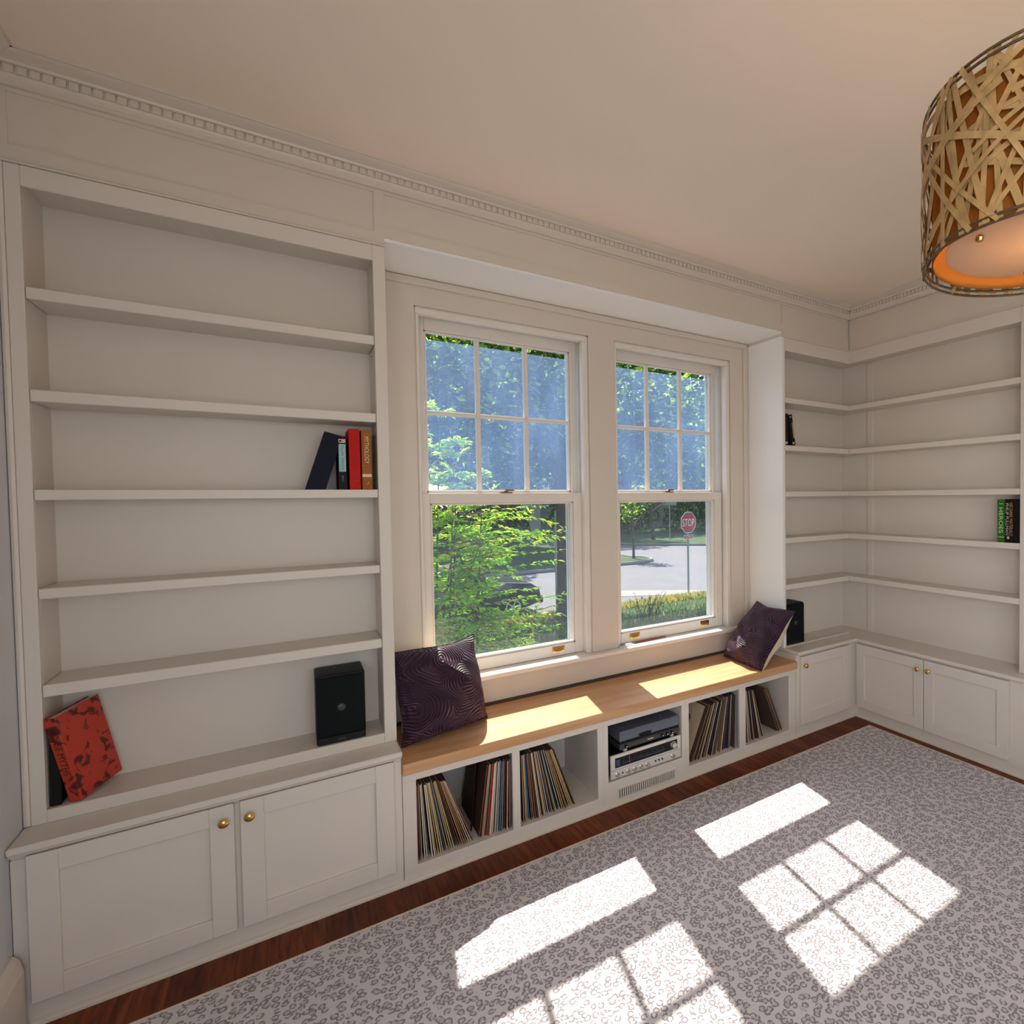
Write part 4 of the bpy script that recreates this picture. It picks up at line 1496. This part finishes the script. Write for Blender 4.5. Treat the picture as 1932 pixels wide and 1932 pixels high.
def tree(label, loc, cmesh, th, tr, scale=1.0, rz=0.0, group=None, name='tree', bend=0.0):
    t = thing(name, label, 'tree', loc, (0, 0, rz), group, local=True)
    t.scale = (scale, scale, scale)
    pts = [(0, 0, -0.3), (0.0, 0, 0.25), (bend * 0.3, 0, th * 0.4), (bend, 0.1, th * 0.8), (bend * 1.2, 0.0, th * 1.25)]
    MB().tube(pts, [tr * 1.5, tr * 1.02, tr * 0.85, tr * 0.7, tr * 0.3], 12).build('trunk', 'bark', t, smooth=True)
    rr = random.Random(int(loc[0] * 10) + 5)
    for k in range(5):
        a = 2 * PI * k / 5 + rr.random()
        L_ = th * rr.uniform(0.35, 0.6)
        z0 = th * rr.uniform(0.6, 0.95)
        MB().tube([(bend * 0.8, 0, z0), (bend + math.cos(a) * L_ * 0.6, math.sin(a) * L_ * 0.6, z0 + L_ * 0.35), (bend + math.cos(a) * L_ * 1.2, math.sin(a) * L_ * 1.2, z0 + L_ * 0.6)], [tr * 0.5, tr * 0.3, tr * 0.08], 6).build('branch', 'bark', t, smooth=True)
    c = bpy.data.objects.new('crown', cmesh)
    COL.objects.link(c)
    c.parent = t
    return t


big = crown_mesh(2, 24000, 0.125, [(-2.2, -1.0, 6.6, 3.0), (2.4, 0.6, 6.8, 3.2), (0.2, 0.8, 8.6, 3.0), (-3.9, 0.8, 5.6, 2.0), (4.6, -0.6, 5.4, 2.2), (0.5, 2.0, 5.4, 2.6), (1.8, -1.6, 4.9, 1.7), (-1.2, 1.5, 4.6, 1.5)], ['leaf_dark', 'leaf_mid', 'leaf_lime'])
tree('large dark-trunked street tree at the edge of the lawn', (3.0, 12.3, ground_z(12.3)), big, 4.6, 0.29, rz=0.3)
tree('street tree added behind the bright shrub to shade the lawn', (-4.2, 12.8, ground_z(12.8)), big, 4.6, 0.24, 0.95, rz=2.2)  # added so that its crown deepens the shade on the lawn
fa = crown_mesh(7, 11000, 0.23, [(0, 0, 8.5, 4.2), (-3, 1, 6.6, 3.0), (3, -1, 6.8, 3.2), (0, 2, 11.2, 3.0), (1, -2, 5.6, 2.4)], ['leaf_dark', 'leaf_mid', 'leaf_lime'])
fb_ = crown_mesh(9, 11000, 0.23, [(0, 0, 7.0, 4.0), (-2.6, 0.5, 5.2, 2.6), (2.8, 0.4, 5.4, 2.8), (0.4, 0, 10.0, 3.0), (0, -1, 4.0, 2.2)], ['leaf_mid', 'leaf_dark', 'leaf_lime'])
FAR = [((25.0, 48.5), fa, 1.1, 'broad tree just behind the stop sign on the far lawn'), ((31.5, 46.5), fb_, 1.15, 'round tree right of the stop sign across the crossing'),
       ((17.5, 49.0), fa, 1.3, 'tall tree at the back of the far lawn'), ((9.0, 38.0), fb_, 1.25, 'spreading tree on the corner verge behind the rounded kerb'),
       ((3.0, 33.0), fa, 1.15, 'tall verge tree behind the dark trunk'), ((-3.0, 30.0), fb_, 1.25, 'bushy verge tree behind the bright shrub'),
       ((-10.0, 31.0), fa, 1.2, 'verge tree behind the bright shrub at the window edge'), ((-9.0, 44.0), fb_, 1.5, 'tall tree far behind the bright shrub'), ((40.0, 44.0), fa, 1.15, 'tree beyond the grey house at the crossing'),
       ((11.0, 58.0), fa, 1.5, 'tallest distant tree behind the corner verge'), ((26.0, 66.0), fb_, 1.7, 'distant tree mass above the grey house'), ((-2.0, 48.0), fa, 1.6, 'distant tall tree over the parked car'), ((44.0, 68.0), fa, 2.1, 'tallest distant tree above the stop sign'), ((54.0, 62.0), fb_, 2.0, 'distant tree at the far window edge')]
for i, (p, me, s, lab) in enumerate(FAR):
    tree(lab, (p[0], p[1], GZ + 0.08), me, 5.2, 0.26, s, rz=i * 1.7, group='trees across the street')
hd = crown_mesh(15, 2600, 0.26, [(0, 0, 1.6, 2.0), (-2.2, 0.3, 1.3, 1.7), (2.3, -0.2, 1.4, 1.8), (0.6, 0.3, 2.6, 1.4)], ['leaf_dark', 'leaf_mid', 'leaf_lime'])
HED = [((-12.0, 36.0), 'over the shrub edge'), ((-6.5, 38.0), 'behind the parked car'), ((-1.0, 39.5), 'between two verge trunks'), ((4.5, 40.5), 'behind the dark trunk'), ((10.5, 44.0), 'behind the corner verge'),
       ((16.5, 45.0), 'before the grey house'), ((23.0, 44.5), 'before the house door'), ((29.0, 43.0), 'at the house end beyond the stop sign')]
for i, (p, w_) in enumerate(HED):
    b_ = thing('bush', 'rounded dark green bush ' + w_, 'bush', (p[0], p[1], GZ + 0.05), (0, 0, i * 0.9), 'bushes across the street', local=True)
    b_.scale = (0.74, 0.74, 1.15)
    c_ = bpy.data.objects.new('foliage', hd)
    COL.objects.link(c_)
    c_.parent = b_
    MB().tube([(0, 0, -0.2), (0.05, 0, 1.4)], [0.12, 0.05], 7).build('stem', 'bark', b_)
# small young tree on the kerb corner and slim tree on the far lawn
sm = crown_mesh(12, 500, 0.10, [(0, 0, 2.6, 0.7), (0.2, 0, 3.2, 0.5), (-0.2, 0.1, 2.1, 0.45)], ['leaf_mid', 'leaf_lime', 'leaf_dark'])
tree('slim young tree on the rounded corner verge', (12.15, 24.6, GZ + 0.1), sm, 2.1, 0.06, 1.15, name='young_tree')
tree('slim young tree on the far lawn before the grey house', (20.2, 35.6, GZ + 0.1), sm, 2.1, 0.09, 1.6, rz=1.1, name='young_tree')

# far house
hs = thing('house', 'low grey house half hidden behind the far trees', 'house', (30, 53, GZ))
MB().box(17, 44, 52, 62, GZ, GZ + 3.4).build('wall', 'siding', hs)
MB().prism([(51.2, GZ + 3.4), (62.8, GZ + 3.4), (57, GZ + 6.4)], 16.4, 44.6, 'x').build('roof', 'roofing', hs)
for xx in (19, 23.5, 28, 33, 38):
    wv = box('window', xx, xx + 1.5, 51.94, 52.0, GZ + 1.0, GZ + 2.5, 'sign_white', hs)
    box('pane', xx + 0.1, xx + 1.4, 51.90, 51.94, GZ + 1.1, GZ + 2.4, 'car_glass', hs)
box('door', 26, 27, 51.93, 52.0, GZ + 0.2, GZ + 2.3, 'sign_white', hs)

# stop sign
sg = thing('stop_sign', 'red octagonal STOP sign with ALL WAY plaque on a steel post', 'sign', (8.25, 13.75, GZ + 0.05), (0, 0, 0.0), local=True)
psi = math.atan2(-(EYE.x - 8.25), (EYE.y - 13.75)) + PI      # bearing of the viewer
sg.rotation_euler = (0, 0, math.atan2(EYE.y - 13.75, EYE.x - 8.25) + PI / 2 + 0.80)
MB().box(-0.03, 0.03, -0.02, 0.02, -0.3, 2.95).build('post', 'aluminium_post', sg)


def octo(r):
    return [(r * math.cos(PI / 8 + k * PI / 4), 2.53 + r * math.sin(PI / 8 + k * PI / 4)) for k in range(8)]


MB().prism(octo(0.412), -0.028, -0.024, 'y').build('sign_border', 'sign_white', sg)
MB().prism(octo(0.385), -0.031, -0.028, 'y').build('sign_face', 'sign_red', sg)
text_part('STOP', sg, (0, -0.033, 2.53), (1, 0, 0), (0, 0, 1), 0.60, 0.27, 'sign_white')
MB().box(-0.23, 0.23, -0.028, -0.024, 1.94, 2.09).build('plaque_border', 'sign_white', sg)
MB().box(-0.215, 0.215, -0.031, -0.028, 1.955, 2.075).build('plaque', 'sign_red', sg)
text_part('ALL WAY', sg, (0, -0.033, 2.015), (1, 0, 0), (0, 0, 1), 0.36, 0.075, 'sign_white')
# street name post far behind
pn = thing('street_sign', 'grey street-name post on the far lawn beyond the road', 'sign', (21.4, 35.0, GZ + 0.1), (0, 0, -0.6), local=True)
MB().tube([(0, 0, -0.2), (0, 0, 3.2)], 0.05, 8).build('post', 'aluminium_post', pn)
MB().box(-0.55, 0.55, -0.02, 0.02, 2.75, 3.0).build('name_plate', 'aluminium_post', pn)
MB().box(-0.02, 0.02, -0.55, 0.55, 2.42, 2.67).build('name_plate', 'aluminium_post', pn)
tag(MB().tube([(3.42, 14.1, GZ - 0.2), (3.42, 14.1, GZ + 3.1)], 0.035, 8).build('sign_post', 'aluminium_post'), 'thin grey metal post beside the dark tree trunk', 'post')

# parked car
car = thing('car', 'dark parked car half hidden behind the bright shrub', 'car', (0.52, 14.55, GZ), local=True)
body = [(-2.30, 0.38), (-2.28, 0.82), (-2.05, 0.98), (-1.45, 1.02), (-0.95, 1.50), (0.25, 1.55), (0.95, 1.10), (1.95, 0.98), (2.22, 0.78), (2.28, 0.40), (1.80, 0.26), (-1.9, 0.26)]
MB().prism(body, -0.86, 0.86, 'y').build('body', 'car_paint', car, bev=0.06, seg=2, smooth=True)
MB().prism([(-1.18, 1.06), (-0.86, 1.42), (0.18, 1.46), (0.72, 1.10)], -0.872, 0.872, 'y').build('side_window', 'car_glass', car)
MB().box(2.20, 2.34, -0.80, 0.80, 0.34, 0.56).build('bumper', 'tyre', car, bev=0.03)
for xw in (-1.42, 1.40):
    for yw in (-0.80, 0.80):
        Mx = Matrix.Translation((xw, yw, 0.335)) @ Matrix.Rotation(PI / 2, 4, 'X')
        wh = MB().lathe([(0.20, -0.10), (0.30, -0.11), (0.335, -0.06), (0.335, 0.06), (0.30, 0.11), (0.20, 0.10)], 26, Mx).build('wheel', 'tyre', car, smooth=True)
        MB().lathe([(0.215, 0.098), (0.215, 0.112), (0.185, 0.112), (0.185, 0.095)], 26, Mx, cap=False).lathe([(0.06, 0.09), (0.05, 0.115)], 12, Mx).build('rim', 'silver', car, smooth=True)
        for s in range(5):
            a = 2 * PI * s / 5
            MB().box(0.04, 0.20, -0.016, 0.016, 0.092, 0.108, Mx @ Matrix.Rotation(a, 4, 'Z')).build('spoke', 'silver', car)

# bright shrub close to the window
random.seed(21)


def shrub():
    t = thing('shrub', 'bright yellow-green leafy shrub growing outside the window', 'shrub', (-2.15, 3.6, ground_z(3.6)), local=True)
    stems, lv = MB(), MB()
    mats = ['leaf_green', 'leaf_lime', 'leaf_gold']

    def leaf(c, d, s, mi):
        d = d.normalized()
        up = Vector((random.gauss(0, .35), random.gauss(0, .35), 1)).normalized()
        w = d.cross(up).normalized()
        n = 0.15 * s
        lv.add([c, c + d * s * 0.5 + w * s * 0.17, c + d * s + Vector((0, 0, -n)), c + d * s * 0.5 - w * s * 0.17], [(0, 1, 2, 3)], mi)

    def spray(p0, d, L):
        pts = [p0]
        p, dd = p0.copy(), d.normalized()
        n = 8
        for i in range(n):
            dd = (dd + Vector((random.gauss(0, .10), random.gauss(0, .10), -0.03 + random.gauss(0, .06)))).normalized()
            p = p + dd * (L / n)
            pts.append(p.copy())
        stems.tube(pts, [0.005 * (1 - i / (n + 1)) + 0.001 for i in range(n + 1)], 4)
        for i in range(2, n + 1):
            for q in range(7):
                c = pts[i - 1].lerp(pts[i], random.random())
                side = random.choice((-1, 1))
                ld = dd * 0.7 + dd.cross(Vector((0, 0, 1))) * side * random.uniform(0.5, 1.3) + Vector((0, 0, random.gauss(0.02, .22)))
                hgt = c.z
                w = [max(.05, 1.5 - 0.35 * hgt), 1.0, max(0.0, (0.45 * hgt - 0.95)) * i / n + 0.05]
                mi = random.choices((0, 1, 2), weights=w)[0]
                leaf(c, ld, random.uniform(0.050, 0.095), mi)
    for s in range(18):
        a = 2 * PI * s / 18 + random.random()
        r = random.uniform(0.05, 0.3)
        base = Vector((r * math.cos(a), r * math.sin(a), -0.05))
        H = random.uniform(1.7, 2.95)
        lean = random.uniform(0.2, 0.75)
        pts = [base + Vector((math.cos(a) * lean * u * u * 1.2, math.sin(a) * lean * u * u * 0.8, H * u)) for u in [k / 10 for k in range(11)]]
        stems.tube(pts, [0.016 * (1 - k / 11) + 0.003 for k in range(11)], 5)
        for k in range(3, 11):
            for b in range(3):
                aa = random.uniform(0, 2 * PI)
                spray(pts[k], Vector((math.cos(aa), math.sin(aa), random.uniform(-0.15, 0.45))), random.uniform(0.40, 0.95) * (1.1 - 0.35 * k / 10))
    # tall leaders
    for (lx, ly, hh) in ((0.02, 0.0, 0.365), (0.20, 0.1, 0.335), (-0.22, 0.0, 0.345), (-0.10, 0.2, 0.33), (0.1, -0.2, 0.32), (0.42, 0.0, 0.30)):
        top = [Vector((lx + 0.012 * k, ly - 0.01 * k, hh * k)) for k in range(11)]
        stems.tube(top, [0.016 * (1 - k / 11) + 0.002 for k in range(11)], 5)
        for k in range(6, 11):
            for b in range(5):
                aa = random.uniform(0, 2 * PI)
                spray(top[k], Vector((math.cos(aa), math.sin(aa), random.uniform(0.1, 0.8))), random.uniform(0.15, 0.40) * (1.5 - 0.1 * k))
    # long arching sprays towards the street tree
    for k in range(46):
        z = random.uniform(0.7, 2.7)
        spray(Vector((random.uniform(0.0, 0.5), random.uniform(-0.5, 0.5), z)), Vector((1, random.uniform(-0.4, 0.5), random.uniform(0.05, 0.35))), random.uniform(0.6, 1.25))
    stems.build('stem', 'bark', t)
    lv.build('foliage', mats, t)
    return t


shrub()

# low twiggy plant at the lawn edge
random.seed(4)
tw = thing('twiggy_plant', 'low twiggy plant at the lawn edge below the crossing', 'plant', (4.4, 10.2, ground_z(10.2)), local=True)
mbt, mbl = MB(), MB()
for k in range(26):
    a = random.uniform(0, 2 * PI)
    p = Vector((random.uniform(-0.3, 0.3), random.uniform(-0.1, 0.1), 0))
    q = p + Vector((math.cos(a) * 0.35, math.sin(a) * 0.2, random.uniform(0.35, 0.75)))
    m_ = p.lerp(q, 0.5) + Vector((random.gauss(0, .05), 0, 0.03))
    mbt.tube([p, m_, q], [0.008, 0.006, 0.003], 4)
    for s in range(7):
        c = m_.lerp(q, random.random())
        d = Vector((random.gauss(0, 1), random.gauss(0, 1), random.gauss(0, .5))).normalized() * 0.06
        w = d.cross(Vector((0, 0, 1))).normalized() * 0.015
        mbl.add([c, c + d * 0.5 + w, c + d, c + d * 0.5 - w], [(0, 1, 2, 3)])
mbt.build('stem', 'bark', tw)
mbl.build('foliage', 'leaf_dark', tw)

# grass blades over the lawn and verge, not countable
random.seed(9)
gm = MB()
for k in range(15000):
    if k < 9000:
        x, y = random.uniform(-2, 11), random.uniform(5.5, 13.0)
    else:
        x, y = random.uniform(0, 11), random.uniform(12.3, 13.0)
    z = ground_z(y)
    h = random.uniform(0.05, 0.16) * (1.3 if y > 12.3 else 1)
    a = random.uniform(0, 2 * PI)
    dx, dy = math.cos(a) * 0.02, math.sin(a) * 0.02
    gm.add([(x - dx, y - dy, z - 0.02), (x + dx, y + dy, z - 0.02), (x + random.gauss(0, .03), y + random.gauss(0, .03), z + h)], [(0, 1, 2)], 1 if (random.random() < (0.7 if y > 12.2 else 0.15)) else 0)  # more yellow blades at the edge: sunlit strip put into colour
tag(gm.build('grass', ['grass_blade', 'grass_lit_yellow'], loc=(0, 0, GZ)), 'rough grass with an edge coloured yellow as if sunlit along the street', 'grass', kind='stuff')
